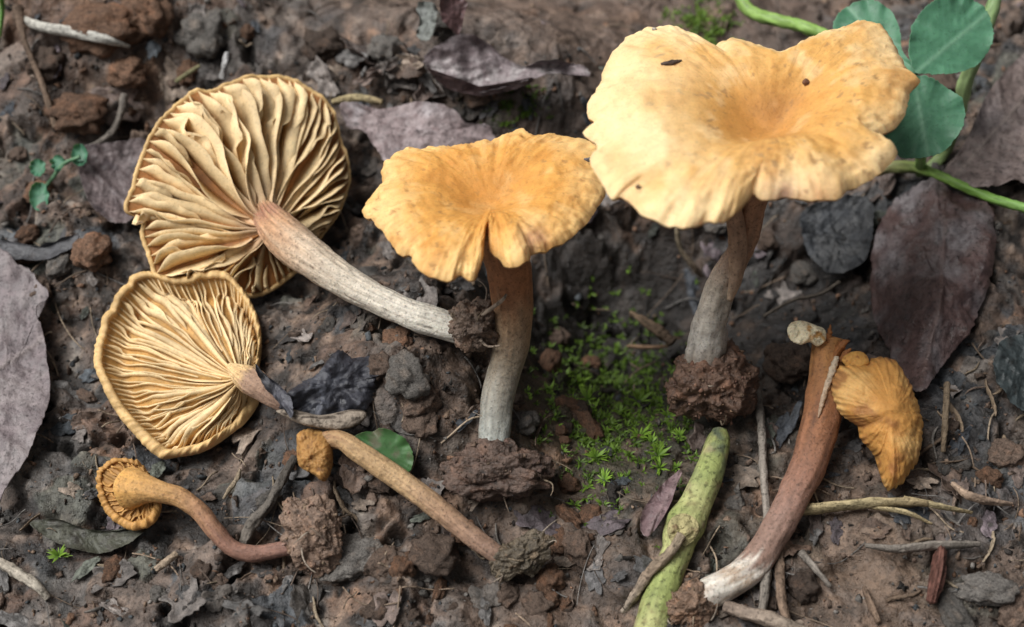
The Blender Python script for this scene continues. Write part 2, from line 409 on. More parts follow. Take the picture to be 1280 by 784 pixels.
def clump(parent, px, py, z, rpx, squash, seed, base=BROWN, name='soil_clump', tilt=0, ngran=160, amp=.3):
    r = 1.08*rpx*PX(z); P, F, V = clod_geo(r, 6, seed, amp=amp, squash=squash)
    c, s = math.cos(tilt), math.sin(tilt)                      # squash axes: right, up, depth of the view
    B = np.stack([RT*c+UP*s, -RT*s+UP*c, -FWD])
    ctr = Dp(px, py, z); Pw = P@B+ctr
    o = mobj(name, Pw, F, M_soil, soil_cols(V, seed, base), parent)
    if ngran:
        rng = np.random.default_rng(seed); idx = rng.choice(len(Pw), ngran)
        for k in range(7):
            i0 = int(rng.integers(len(Pw))); dn = Pw[i0]-ctr; dn /= np.linalg.norm(dn); w_ = rng.normal(size=(3, 3))*.35
            pts = np.array([Pw[i0]-dn*.05, Pw[i0]+dn*.08+w_[0]*r*.3, Pw[i0]+dn*.1+w_[0]*r*.7+w_[1]*r*.3, Pw[i0]+dn*.06+w_[0]*r*1.1+w_[1]*r*.6])
            Vr, Fr, tr, ar = tube_geo(cat_rom(pts, 18), np.linspace(.018, .006, 18), 6, .2, 0, k)
            mobj('rootlet', Vr, Fr, M_wood, np.array([(.3, .25, .2), (.16, .12, .09), (.22, .17, .12)][k % 3]), o)
        granules(o, Pw[idx], None, rng.uniform(.012, .045, ngran)*r/.6, seed, base)
    return o

# ------------------------------------------------------------------ mushroom caps
GOLD = np.array([.65, .36, .11]); PALE = np.array([.83, .63, .35]); OCH = np.array([.5, .23, .055]); DKB = np.array([.3, .13, .045])
CREAM = np.array([.84, .62, .34]); TAN = np.array([.68, .4, .16])
def plane_normal(R):
    c = R.mean(0); u, s, vt = np.linalg.svd(R-c); n = vt[2]
    return n if n@FWD < 0 else -n
def rim_world(rim, M):
    A = np.array(rim, float); Q = cat_rom(A, M, closed=True)
    return Dp(Q[:, 0], Q[:, 1], Q[:, 2]), Q
def upright_cap(parent, rim, centre, sink, shoulder, seed, marks=(), bend=.0, thick=.16, crimp=.035, pale_left=0.0, M=420, tint=(1, 1, 1)):
    R, Q = rim_world(rim, M); n = plane_normal(R)
    if n[2] < 0: n = -n
    C = Dp(*[np.array(float(v)) for v in centre])
    th = np.arctan2(Q[:, 1]-centre[1], Q[:, 0]-centre[0])
    idx = np.arange(M)/M*2*np.pi
    circ = np.stack([np.cos(idx), np.sin(idx)], 1)
    nz = fbm3(np.stack([circ[:, 0]*9, circ[:, 1]*9, np.zeros(M)], 1), 3, seed)
    nf = fbm3(np.stack([circ[:, 0]*26, circ[:, 1]*26, np.zeros(M)], 1), 2, seed+1)
    out = (R-C)/np.linalg.norm(R-C, axis=1)[:, None]
    crimp_v = out*(crimp*nf)[:, None]+n*(.03*nf)[:, None]; R = R+out*(.02*nz)[:, None]+n*(.03*nz)[:, None]
    rs = np.concatenate([np.linspace(.003, .94, 64), np.linspace(.95, 1, 8)])
    rows = []; info = []
    ft = np.fft.fft(R-C, axis=0); ft[4:-3] = 0; Rs = np.real(np.fft.ifft(ft, axis=0))
    wave = fbm3(np.stack([circ[:, 0]*2.2, circ[:, 1]*2.2, np.ones(M)*3], 1), 3, seed+2)
    for r in rs:
        q = np.stack([circ[:, 0]*7, circ[:, 1]*7, np.full(M, r*2.5)], 1)
        rip = fbm3(q, 3, seed+4)
        q2 = np.stack([circ[:, 0]*r*9, circ[:, 1]*r*9, np.zeros(M)], 1); lum = fbm3(q2, 3, seed+6)
        prof = -sink*math.exp(-(r/.3)**2)+shoulder*math.sin(math.pi*min(1, r**1.5)); wq = float(sstep(.5, 1.0, np.array(r))); inn = float(sstep(.08, .6, np.array(r)))
        P = C+(Rs*(1-wq)+(R-C)*wq)*r+n*(prof+wave*.17*r*inn*(1-.3*r)+rip*.012*r*inn+.06*lum*r)[:, None]
        P = P+crimp_v*float(sstep(.8, 1, np.array(r)))
        if r > .94: P = P-n*(.07*((r-.94)/.06)**2)
        rows.append(P); info.append(np.full(M, r))
    top = np.array(rows)
    und = []                                                   # ridged gill layer underneath
    ridges = np.sin(idx*64+1.5*nz)
    for r in np.linspace(1, .13, 34):
        k = np.interp(r, rs, np.arange(len(rs))); i = int(k); f = k-i; i2 = min(i+1, len(rs)-1)
        P = top[i]*(1-f)+top[i2]*f
        d = .05+thick*math.sin(math.pi*min(1, (1-r)*1.2)/2*1)+.55*max(0, (.4-r)/.27)**1.6
        und.append(P-n*(d+.06*ridges*min(1, (1-r)/.08)*(.3+.7*r))[:, None]+(-out*.03*(1 if r > .97 else 0)))
    und = np.array(und)
    V = top.reshape(-1, 3); r = np.concatenate(info); J = np.tile(idx, len(rs))
    cx, cy = np.cos(J), np.sin(J)
    st = fbm3(np.stack([cx*10, cy*10, r*3], 1), 4, seed+8); st = st*sstep(.1, .5, r); bl = fbm3(np.stack([cx*r*3, cy*r*3, r], 1), 4, seed+9)
    sp = fbm3(np.stack([cx*r*34, cy*r*34, r*0], 1), 3, seed+10)
    col = mixc(np.broadcast_to(GOLD, V.shape), PALE, sstep(.6, 1.1, r+.25*bl)*.8)
    col = mixc(col, OCH, sstep(.55, .0, r+.12*bl)*.85)
    mo = fbm3(V*1.5, 4, seed+12); mf = fbm3(V*5, 3, seed+13)
    col = mixc(col, OCH, sstep(.05, .5, mo+.35*st)*.6); col = mixc(col, PALE, sstep(.05, .5, -mo-.3*st)*.45); col = mixc(col, OCH*.85, sstep(.2, .6, mf)*.28)
    col = mixc(col, DKB, sstep(.2, .6, sp)*.55*sstep(.8, .15, r))
    fb = fbm3(np.stack([cx*38, cy*38, r*2.5], 1), 3, seed+15)*sstep(.15, .5, r); col = mixc(col, OCH*.8, sstep(.1, .5, fb)*.35)
    dirt = sstep(.36, .5, fbm3(V*7, 3, seed+16)+.25*fbm3(V*1.2, 2, seed+17)); col = mixc(col, np.array([.3, .17, .075]), dirt*.7)
    col = mixc(col, np.array([.5, .25, .07]), sstep(.975, 1, r)*.35)
    p2 = np.stack([640+((V-CAM)@RT)/depth_of(V)/TH*640, 392-((V-CAM)@UP)/depth_of(V)/TH*640], 1)
    if pale_left: col = mixc(col, PALE*1.02, sstep(1000, 780, p2[:, 0])*sstep(.25, .7, r)*pale_left*(.7+.8*bl))
    for mx_, my_, mr_, mc_, ma_ in marks:
        dd = np.hypot(p2[:, 0]-mx_, p2[:, 1]-my_)/mr_
        col = mixc(col, np.array(mc_), np.exp(-dd**2)*ma_*(1+st))
    o = mobj('cap', V, gridF(len(rs), M, True), M_cap, col*np.array(tint), parent)
    Vu = np.concatenate([top[-1][None], und]).reshape(-1, 3)
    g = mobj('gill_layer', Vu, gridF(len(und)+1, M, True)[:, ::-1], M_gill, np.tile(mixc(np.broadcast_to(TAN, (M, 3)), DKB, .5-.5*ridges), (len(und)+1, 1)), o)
    return o

def gilled_cap(parent, rim, centre, N, H, seed, hollow=.3, lean=.6, bead=.06, thick=.22, fexp=.75, inroll=0., fine_rim=1, r_in=(.1, .5, .28, .62), colr=1.0, th=.02, wavy=1., M=360, under=(.5,.27,.09), inner_c=(.42,.22,.12), cream=None):
    CREAM_ = CREAM if cream is None else np.array(cream); TAN_ = TAN if cream is None else np.array(cream)*.75
    R, Q = rim_world(rim, M); n = plane_normal(R); C = Dp(*[np.array(float(v)) for v in centre])
    idx = np.arange(M)/M*2*np.pi; circ = np.stack([np.cos(idx), np.sin(idx)], 1)
    z0 = np.zeros(M)
    nz = fbm3(np.stack([circ[:, 0]*6, circ[:, 1]*6, z0], 1), 3, seed); nf = fbm3(np.stack([circ[:, 0]*24, circ[:, 1]*24, z0], 1), 2, seed+1)
    wv = fbm3(np.stack([circ[:, 0]*2.5, circ[:, 1]*2.5, z0+2], 1), 2, seed+2)
    out = R-C; out -= (out@n)[:, None]*n; out /= np.linalg.norm(out, axis=1)[:, None]
    R = R+out*(.022*nf+.03*nz)[:, None]*fine_rim+n*(.06*nz+.012*nf)[:, None]
    hol = hollow*(1+.45*wv)
    bead = bead*np.clip(1.5-.5*np.linalg.norm(R-C, axis=1)/np.linalg.norm(R-C, axis=1).mean(), .8, 1.3)
    def U(r):                                                   # underside ring, r in 0..1
        r = np.asarray(r, float)
        base = C+(R-C)*r
        f = math.sin(math.pi*float(r)**fexp)
        inr = inroll*math.exp(-((float(r)-.86)/.1)**2)
        return base-n*(hol*f+inr)[:, None]
    RS = np.linspace(0, 1, 61); UU = np.array([U(r) for r in RS])   # (61, M, 3)
    rows = [UU[k] for k in range(2, 60)]
    RT_ = R-n*.0
    for a in np.linspace(-.2, 1.15, 9)*math.pi:                 # the rolled rim
        rows.append(R+out*(bead*math.sin(a))[:, None] + n*(bead*math.cos(a)*(1+.5*nz)-bead*.4)[:, None])
    back = []
    for r in np.linspace(.97, .03, 24):
        P = C+(R-C)*r-n*(hol*math.sin(math.pi*r**fexp)+thick*(1.2-r)+1.5*bead+.15*math.sin(math.pi*r))[:, None]
        back.append(P)
    A = np.array(rows+back); nr = len(A)
    lab = np.concatenate([np.zeros(58), np.ones(9), np.full(24, 2.)])
    J = np.tile(idx, nr); k = np.repeat(lab, M); bl = fbm3(A.reshape(-1, 3)*2.2, 4, seed+5)
    col = np.where((k == 0)[:, None], np.array(under)*colr, np.where((k == 1)[:, None], np.array([.62, .41, .185]) if cream is None else np.array(cream)*.95, OCH))
    col = col*(1+.5*bl[:, None])
    cap = mobj('cap', A.reshape(-1, 3), gridF(nr, M, True), M_gill, col, parent)
    # every gill a blade of its own
    rng = np.random.default_rng(seed)
    def samp(r, j):
        a = r*60; i = np.clip(np.floor(a).astype(int), 0, 59); f = (a-i)[:, None]; j = j % M; j0 = np.floor(j).astype(int); g = (j-j0)[:, None]; j1 = (j0+1) % M; j0 = j0 % M
        return (UU[i, j0]*(1-g)+UU[i, j1]*g)*(1-f)+(UU[i+1, j0]*(1-g)+UU[i+1, j1]*g)*f
    ns = 22; xs = np.linspace(0, 1, ns)
    span = np.linalg.norm((R-C)-((R-C)@n)[:, None]*n, axis=1); span = np.clip(1.25*span/span.mean(), .22, 1.1)**1.3
    for q in range(N):
        ri = r_in[q % len(r_in)]*rng.uniform(.8, 1.2)
        j0 = (q+rng.uniform(-.22, .22))*M/N
        r = .992-(.992-ri)*xs
        wob = (fbm2(xs*1.5+q*7.7, np.full(ns, q*3.1), 2, seed)*.5+1.6*fbm2(xs*1.3, np.full(ns, q/N*9.), 2, seed+8))*M/N*wavy*sstep(0, .3, xs)
        B = samp(r, j0+wob); B2 = samp(r, j0+wob+.8)
        tg = B2-B; tg /= np.linalg.norm(tg, axis=1)[:, None]+1e-9
        dr = np.gradient(B, axis=0); nn = np.cross(dr, tg); nn /= np.linalg.norm(nn, axis=1)[:, None]+1e-9
        nn = np.where((nn@n < 0)[:, None], -nn, nn)
        le = lean*(.75+.35*math.sin(q/N*2*math.pi*3+seed))+.1*rng.normal()+.3*fbm2(xs*1.2+q, np.full(ns, q*1.3), 2, seed+3)*wavy
        hh = span[int(j0) % M]*H*rng.uniform(.75, 1.15)*sstep(0, .2, xs)**.7*(.5+.5*sstep(1.0, .55, xs))*sstep(1.03, .9, xs)*(1+.35*math.sin(q/N*6.283*2+1.3*seed))
        hh = hh*(1+.1*fbm2(xs*5+q*5, np.full(ns, q*2.), 2, seed+6))
        dirv = nn*np.cos(le)[:, None]+tg*np.sin(le)[:, None]
        mid = nn*np.cos(le*.35)[:, None]+tg*np.sin(le*.35)[:, None]
        sd = np.cross(dirv, dr); sd /= np.linalg.norm(sd, axis=1)[:, None]+1e-9
        root = B-nn*.03
        m = B+mid*(hh*.5)[:, None]; tip = m+dirv*(hh*.55)[:, None]
        th_ = th; secs = [root-sd*th*1.6, m-sd*th, tip-sd*th*.45, tip+sd*th*.45, m+sd*th, root+sd*th*1.6]
        Vg = np.stack(secs, 1).reshape(-1, 3)
        tone = rng.uniform(.82, 1.12)
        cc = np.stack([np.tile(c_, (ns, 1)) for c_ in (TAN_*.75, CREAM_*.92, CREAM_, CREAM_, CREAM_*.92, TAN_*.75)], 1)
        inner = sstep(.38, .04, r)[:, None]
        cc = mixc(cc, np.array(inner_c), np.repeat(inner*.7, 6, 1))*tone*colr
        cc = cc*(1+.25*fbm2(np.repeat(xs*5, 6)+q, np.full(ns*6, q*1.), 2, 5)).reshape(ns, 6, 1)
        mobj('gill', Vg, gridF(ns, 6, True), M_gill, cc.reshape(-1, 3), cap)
    return cap

def pillow(name, outline, zf, Tf, Tb, mat, colf, parent=None, seed=0, nr=40, na=160, wr=.05, wfreq=3., radial=0., edge=.03, centre=None, power=.5, origin=None):
    """a solid grown from an outline: real thickness in front of and behind its middle sheet"""
    O = cat_rom(np.array(outline, float), na, closed=True); c = np.array(centre if centre else O.mean(0))
    idx = np.arange(na)/na*2*np.pi
    nf = fbm3(np.stack([np.cos(idx)*12, np.sin(idx)*12, idx*0], 1), 3, seed)
    O = c+(O-c)*(1+edge*nf)[:, None]
    rs = np.concatenate([np.linspace(.01, .9, nr-8), np.linspace(.92, 1, 8)])
    front = []; back = []; rr = []
    for r in rs:
        q = c+(O-c)*r; z = zf(q[:, 0], q[:, 1]); P = Dp(q[:, 0], q[:, 1], z)
        px = PX(z.mean())
        w = wr*fbm3(np.stack([q[:, 0]*px*wfreq, q[:, 1]*px*wfreq, np.full(na, seed*1.)], 1), 4, seed)
        if radial: w = w+radial*r**2*fbm3(np.stack([np.cos(idx)*5*r, np.sin(idx)*5*r, np.full(na, r*1.2)], 1), 3, seed+2)
        e = (1-r**2.2)**power
        front.append(P-FWD*(Tf*e+w*(e**.3 if r < 1 else 0))[:, None]); back.append(P+FWD*(Tb*e+w*.3*(e**.3))[:, None]); rr.append(np.full(na, r))
    A = np.array(front+back[::-1][1:]); V = A.reshape(-1, 3)
    r = np.concatenate(rr+rr[::-1][1:]); J = np.tile(idx, len(A))
    o = mobj(name, V, gridF(len(A), na, True), mat, colf(V, r, J), parent, origin)
    return o

# ------------------------------------------------------------------ the mushrooms
def lin(zc, k, yc, px0=.0125, kx=0, xc=0):
    return lambda x, y: zc+0.*np.asarray(x)+k*px0*(yc-y)+kx*px0*(x-xc)
GR = 'golden mushrooms laid out on the soil'

# broad one standing with a flat wavy cap (beside the clover)
base = Gd(np.array(888.), np.array(515.))
m1 = empty('mushroom', base, 'largest mushroom, pale golden funnel cap with deep notches, standing by the clover', 'mushroom')
z1 = lin(21.9, 1.15, 150)
rim1 = [(730,165),(747,178),(738,198),(751,224),(765,243),(780,243),(806,265),(832,276),(858,281),(884,273),(895,276),(917,265),(935,248),(942,239),(949,243),(965,245),(984,241),(1017,247),(1050,243),(1065,228),(1098,211),(1120,191),(1118,182),(1098,173),(1088,170),(1112,161),(1131,143),(1139,113),(1151,99),(1139,89),(1128,69),(1117,51),(1102,32),(1076,27),(1054,34),(1031,36),(1006,49),(984,63),(969,63),(946,54),(917,46),(895,52),(889,66),(883,58),(865,45),(839,34),(813,33),(791,41),(773,54),(754,84),(750,99),(736,124),(734,139),(743,150),(734,157)]
cap1 = upright_cap(m1, [(x, y, float(z1(x, y))) for x, y in rim1], (966, 138, z1(966, 138)), .4, .22, 3, pale_left=.95,
            marks=((983, 243, 26, (.42, .24, .17), .7), (1030, 243, 20, (.5, .24, .1), .6), (968, 140, 30, (.4, .2, .07), .6)), thick=.2)
stem(m1, [(960,175,22.55,22),(952,208,22.75,22),(942,250,22.95,17),(932,298,23.25,15.5),(908,345,23.6,18),(890,395,23.95,21),(880,450,24.3,25)],
     [(0, (.42,.2,.09)), (.35, (.36,.2,.12)), (.5, (.3,.2,.14)), (.65, (.33,.285,.23)), (.9, (.4,.375,.335)), (1, (.26,.22,.18))], seed=4, wob=.09, spots=.5)
stem(m1, [(915,250,22.8,10),(922,300,23.05,12),(920,345,23.3,9),(912,375,23.55,4)], [(0, (.4,.24,.15)), (1, (.34,.25,.18))], name='torn_stem_flap', seed=9, na=20, n=40)
clump(m1, 888, 480, 24.45, 47, (1.05, .95, .95), 12, np.array([.15, .088, .06]), ngran=420)

# the middle one
base = Gd(np.array(618.), np.array(560.))
m2 = empty('mushroom', base, 'upright orange-gold mushroom with wavy cap and grey stem between two fallen mushrooms and moss', 'mushroom')
z2 = lin(22.7, 1.3, 255)
rim2 = [(453,261),(468,233),(477,224),(478,205),(504,186),(558,183),(591,174),(608,172),(615,173),(636,164),(653,164),(666,170),(687,167),(720,169),(746,177),(757,205),(757,238),(743,261),(734,275),(720,289),(704,300),(681,310),(665,314),(661,325),(639,332),(625,319),(613,308),(608,290),(605,306),(602,325),(591,343),(575,340),(561,347),(533,342),(516,325),(513,314),(496,310),(479,286),(465,272)]
cap2 = upright_cap(m2, [(x, y, float(z2(x, y))) for x, y in rim2], (613, 246, z2(613, 246)), .16, .17, 23,
            marks=((668, 298, 16, (.42, .25, .17), .85), (600, 215, 70, (.62, .31, .09), .5)), thick=.18, tint=(1, .92, .76))
stem(m2, [(618,288,23.1,25),(628,312,23.2,27),(636,338,23.28,28),(640,380,23.45,26),(640,420,23.7,24),(632,460,23.85,21.5),(622,500,23.8,20.5),(617,560,23.65,19)],
     [(0, (.42,.19,.08)), (.25, (.40,.18,.085)), (.38, (.38,.24,.14)), (.6, (.29,.235,.17)), (.8, (.29,.275,.235)), (1, (.32,.335,.31))], seed=14, spots=.55)
clump(m2, 622, 590, 23.45, 46, (1.25, .72, .7), 16, np.array([.11, .072, .055]), ngran=420)

# upper left, lying with its gills up
rim3p = [(159,265),(163,244),(169,223),(178,195),(194,162),(211,141),(232,122),(245,113),(264,114),(284,105),(307,97),(330,96),(360,98),(383,110),(406,126),(419,145),(425,172),(433,199),(437,225),(429,252),(417,275),(400,296),(387,312),(372,335),(345,357),(318,369),(290,362),(262,350),(226,347),(196,343),(189,325),(178,294),(180,275)]
base = Gd(np.array(300.), np.array(362.))
m3 = empty('mushroom', base, 'large fallen mushroom showing broad cream gills, pale stem ending in a root clod', 'mushroom')
z3 = lin(26.1, .18, 232, .0135, .35, 300)
gilled_cap(m3, [(x, y, float(z3(x, y))) for x, y in rim3p], (342, 282, 24.95), 76, .31, 33, hollow=.55, fexp=.5, lean=.85, bead=.045, thick=.2, r_in=(.03, .5, .14, .62, .05, .42), th=.011, wavy=.6, inner_c=(.34,.17,.11), under=(.3,.13,.04))
stem(m3, [(322,254,25.95,6),(333,269,25.55,14),(347,286,25.18,22),(364,303,24.9,26),(395,327,24.5,24),(440,357,24.15,20),(500,387,23.85,18),(535,400,23.75,19),(578,413,23.7,17)],
     [(0, (.72,.5,.25)), (.07, (.5,.29,.16)), (.14, (.35,.18,.12)), (.23, (.48,.28,.16)), (.38, (.5,.37,.26)), (.55, (.52,.45,.36)), (.8, (.6,.555,.475)), (1, (.64,.61,.53))], seed=24, spots=.8, fins=(22, .65, .3), na=88)
clump(m3, 592, 407, 23.6, 31, (1, .92, .9), 27, np.array([.17, .12, .09]), ngran=300, amp=.35)
for k, c in enumerate([[(600,395,23.3,3),(615,385,23.1,2.5),(628,375,22.95,2.5),(633,368,22.9,1.5)], [(600,425,23.4,2),(610,433,23.4,1.6),(625,432,23.3,1)]]):
    P, R = stem_px(c, 20); V, F, t, a = tube_geo(P, R, 8); mobj('rootlet', V, F, M_wood, np.array([.4,.32,.25]), m3)

# left, lying with fine decurrent gills
rim4p = [(124,449),(128,420),(139,391),(157,363),(171,347),(189,343),(207,350),(232,352),(254,345),(279,345),(297,359),(311,381),(320,402),(324,427),(321,452),(316,481),(310,509),(296,527),(275,545),(254,557),(229,563),(209,566),(193,556),(171,534),(150,509),(136,484),(127,463)]
base = Gd(np.array(225.), np.array(560.))
m4 = empty('mushroom', base, 'fallen mushroom with fine crowded gills and rolled rim, stem slipping under a blackish leaf', 'mushroom')
z4 = lin(24.75, .42, 455, .013, .1, 225)
gilled_cap(m4, [(x, y, float(z4(x, y))) for x, y in rim4p], (300, 467, 23.75), 92, .085, 43, hollow=.5, fexp=.55, lean=.8, bead=.12, thick=.15, inroll=.26, r_in=(.05, .35, .12, .5), th=.014, wavy=1.3, colr=.97, under=(.5,.29,.1), inner_c=(.62,.4,.18))
stem(m4, [(286,457,24.0,3),(298,466,23.87,11),(312,475,23.77,17.5),(325,484,23.65,17),(345,498,23.6,13),(375,515,23.65,11)],
     [(0, (.78,.56,.29)), (.25, (.6,.4,.2)), (.4, (.34,.22,.15)), (1, (.3,.2,.16))], seed=34, spots=.8, fins=(18, .3, .4), na=72)

# small one with a long curved stem, bottom left
base = Gd(np.array(160.), np.array(655.))
m5 = empty('mushroom', base, 'small orange trumpet mushroom with long curved brown stem lying on wet leaf scraps', 'mushroom')
rim5 = [(184,596,23.55),(175,583,23.6),(156,577,23.6),(134,582,23.5),(125,598,23.45),(129,620,23.35),(138,638,23.3),(154,651,23.25),(168,656,23.2),(187,649,23.15),(195,634,23.2),(192,615,23.4)]
gilled_cap(m5, rim5, (178, 612, 23.15), 26, .045, 53, hollow=.14, lean=.7, bead=.085, thick=.12, r_in=(.15, .4), th=.014, wavy=.6, M=160, colr=1., under=(.46,.25,.085), inner_c=(.5,.29,.1), cream=(.52,.28,.09))
stem(m5, [(164,611,23.3,27),(178,611,23.15,20),(200,615,23.05,13.5),(225,622,23.05,12.5),(250,640,23.0,11.5),(270,665,22.95,11),(290,685,22.95,10.5),(315,692,22.95,10.5),(345,688,22.95,10),(375,681,22.95,9)],
     [(0, (.6,.33,.1)), (.2, (.5,.29,.12)), (.4, (.36,.2,.11)), (.6, (.26,.14,.1)), (1, (.22,.125,.1))], seed=44, spots=.4)
clump(m5, 390, 664, 22.9, 42, (.75, 1.0, .5), 47, np.array([.24, .16, .115]), tilt=.35, ngran=360, amp=.38)

# wrinkled small one below the bark
base = Gd(np.array(400.), np.array(600.))
m6 = empty('mushroom', base, 'mushroom with tiny wrinkled brown cap and long straight tan stem below the bark', 'mushroom')
def wr_col(b, d, seed):
    def f(V, r, J):
        n = fbm3(V*4, 4, seed); m = fbm3(V*11, 3, seed+1)
        c = mixc(np.broadcast_to(b, V.shape), np.asarray(b)*1.25, sstep(.0, .5, n)*.7)
        c = mixc(c, d, sstep(.05, .5, -m-.2*n)*.8); return c
    return f
pillow('cap', [(371,556),(374,540),(394,536),(412,545),(416,565),(415,585),(406,602),(392,593),(374,582)], lin(23.2, .35, 567, .0125), .3, .25, M_cap, wr_col(np.array([.34,.18,.06]), np.array([.13,.06,.025]), 6), m6, seed=61, wr=.18, wfreq=3.2, edge=.05)
stem(m6, [(402,552,23.3,12),(425,550,23.2,12),(450,566,23.1,13.5),(490,593,23.05,14),(530,622,22.95,14),(570,654,22.9,13.5),(605,682,22.85,12.5),(648,712,22.9,11)],
     [(0, (.3,.17,.09)), (.15, (.44,.29,.15)), (.4, (.46,.31,.17)), (.6, (.38,.24,.15)), (.8, (.3,.19,.135)), (1, (.22,.15,.12))], seed=54, spots=.6)
clump(m6, 652, 694, 22.8, 29, (1.25, .75, .7), 57, np.array([.12, .095, .065]), tilt=.5, ngran=220)

# broken one on the right
base = Gd(np.array(880.), np.array(760.))
m7 = empty('mushroom', base, 'broken mushroom with reddish stem, its folded orange cap hanging from the torn top', 'mushroom')
stem(m7, [(1036,424,23.85,20),(1034,455,23.8,21),(1032,490,23.7,23.5),(1025,530,23.55,24),(1012,578,23.4,22.5),(996,612,23.25,20.5),(980,645,23.05,19.5),(962,676,22.9,19),(940,708,22.75,20),(912,728,22.6,19),(885,742,22.55,20),(862,756,22.55,17)],
     [(0, (.42,.2,.07)), (.12, (.33,.155,.065)), (.25, (.26,.115,.055)), (.45, (.25,.13,.088)), (.6, (.26,.16,.125)), (.76, (.25,.165,.13)), (.81, (.62,.57,.5)), (.85, (.4,.3,.22)), (.9, (.66,.62,.55)), (1, (.3,.2,.14))], seed=64, spots=.7, ridge=.04)
pillow('torn_tip', [(984,412),(990,403),(1003,401),(1018,406),(1031,412),(1032,425),(1022,433),(1012,428),(1000,431),(988,425)], lin(23.6, .3, 415), .16, .14, M_stem,
       lambda V, r, J: mixc(np.broadcast_to(np.array([.82,.72,.5]), V.shape), np.array([.5,.27,.09]), sstep(.1, .5, fbm3(V*5, 3, 3))), m7, seed=71, wr=.12, wfreq=4)
for k, c in enumerate([[(1044,444,23.65,6),(1051,433,23.55,5),(1056,428,23.5,3.5),(1062,426,23.5,1)], [(1034,428,23.65,4),(1037,416,23.6,3),(1038,406,23.55,1)], [(1052,452,23.6,4),(1058,441,23.55,3.5),(1064,436,23.5,1)]]):
    stem(m7, c, [(0, (.3,.12,.04)), (1, (.25,.1,.035))], name='torn_shred', seed=75+k, na=14, n=24, wob=.4, ridge=.15)
stem(m7, [(1046,446,23.5,3),(1040,465,23.45,4.5),(1033,485,23.38,3.5),(1027,505,23.3,3),(1023,522,23.27,1)], [(0, (.55,.45,.33)), (1, (.42,.28,.19))], name='split_fibre', seed=79, na=12, n=40, wob=.35)
pillow('cap', [(1040,490),(1043,466),(1056,456),(1086,453),(1090,448),(1106,447),(1120,452),(1136,479),(1147,506),(1152,533),(1149,566),(1136,592),(1114,613),(1106,608),(1098,586),(1092,568),(1076,549),(1071,533),(1050,517)],
       lin(23.35, .35, 525, .0125, .25, 1095), .7, .35, M_cap,
       lambda V, r, J: mixc(mixc(np.broadcast_to(np.array([.52,.255,.07]), V.shape), np.array([.66,.4,.15]), sstep(-.1, .5, fbm3(V*1.3, 3, 8))), np.array([.27,.11,.04]), sstep(.05, .45, fbm3(V*2.3, 4, 9))*.75)*(1+.5*sstep(.9, 1, r)*np.sin(J*44))[:, None], m7, seed=81, wr=.06, wfreq=2.6, radial=.12, edge=.06, power=.62, centre=(1100,510), nr=56, na=240)
pillow('cap_flap', [(1052,450),(1064,440),(1080,441),(1086,455),(1066,462)], lin(23.5, .3, 450), .1, .1, M_cap, wr_col(np.array([.5,.26,.07]), np.array([.25,.1,.03]), 8), m7, seed=83, wr=.05)
clump(m7, 866, 756, 22.5, 28, (1.1, .85, .75), 67, np.array([.19, .12, .08]), tilt=.5, ngran=260)

# ------------------------------------------------------------------ leaves
def leaf(name, label, cat, outline, colf, lift=.12, dome=0., zf=None, mid=None, seed=0, und=.07, curl=.12, thick=.022, edge=.018, nr=36, na=150, mat=None, parent=None, centre=None, vein=.03, vsp=14, group=None, A=None):
    O = cat_rom(np.array(outline, float), na, closed=True); c = np.array(centre, float) if centre else O.mean(0)
    idx = np.arange(na)/na*2*np.pi
    nf = fbm3(np.stack([np.cos(idx)*14, np.sin(idx)*14, idx*0], 1), 3, seed); O = c+(O-c)*(1+edge*nf*3)[:, None]
    rs = np.concatenate([np.linspace(.01, .92, nr-5), np.linspace(.94, 1, 5)])
    q = c+(O-c)[None]*rs[:, None, None]; r = np.repeat(rs[:, None], na, 1)
    if zf is not None: P = Dp(q[..., 0], q[..., 1], zf(q[..., 0], q[..., 1])); nd = -FWD
    else: P = Gd(q[..., 0], q[..., 1], lift, Zs2 if A is None else A); nd = np.array([0, -.25, .97])
    px = .0135
    w = und*fbm2(q[..., 0]*px*1.1+seed, q[..., 1]*px*1.1, 4, seed)+(.008 if mat is M_green else .04)*fbm2(q[..., 0]*px*3.5, q[..., 1]*px*3.5, 4, seed+2)
    w = w+dome*(1-r**2)+curl*r**4*np.clip(.5+1.5*np.repeat(fbm3(np.stack([np.cos(idx)*2, np.sin(idx)*2, idx*0+seed], 1), 2, seed+1)[None], len(rs), 0), -.5, 2)
    vn = np.zeros(r.shape); side = vn
    if mid:
        a = np.array(mid[0], float); b = np.array(mid[1], float); L = np.linalg.norm(b-a); d = (b-a)/L; nn = np.array([-d[1], d[0]])
        s = (q-a)@d; e = (q-a)@nn+ (mid[2] if len(mid) > 2 else 0)*np.sin(np.clip(s/L, 0, 1)*np.pi)
        vn = np.exp(-(e/3.)**2); ph = ((s-.75*np.abs(e))/vsp) % 1.0
        side = np.exp(-(np.minimum(ph, 1-ph)*vsp/2.)**2)*.6
        w = w+vein*vn+vein*.5*side-vein*.4
    P = P+nd*w[..., None]
    V1 = P.reshape(-1, 3); V2 = (P-nd*thick).reshape(-1, 3)
    F1 = gridF(len(rs), na, True); k = len(V1)
    j = np.arange(na); j2 = (j+1) % na; e0 = (len(rs)-1)*na
    Fr = np.stack([e0+j, e0+j2, k+e0+j2, k+e0+j], 1)[:, ::-1]
    cc = colf(V1, r.ravel(), vn.ravel(), side.ravel())
    V = np.concatenate([V1, V2]); 
    o = mobj(name, V, np.concatenate([F1[:, ::-1], F1+k, Fr]), mat or M_leaf, np.concatenate([cc, cc*.85]), parent, None if parent else V1[0])
    if not parent: set_tags(o, label, cat, group)
    return o
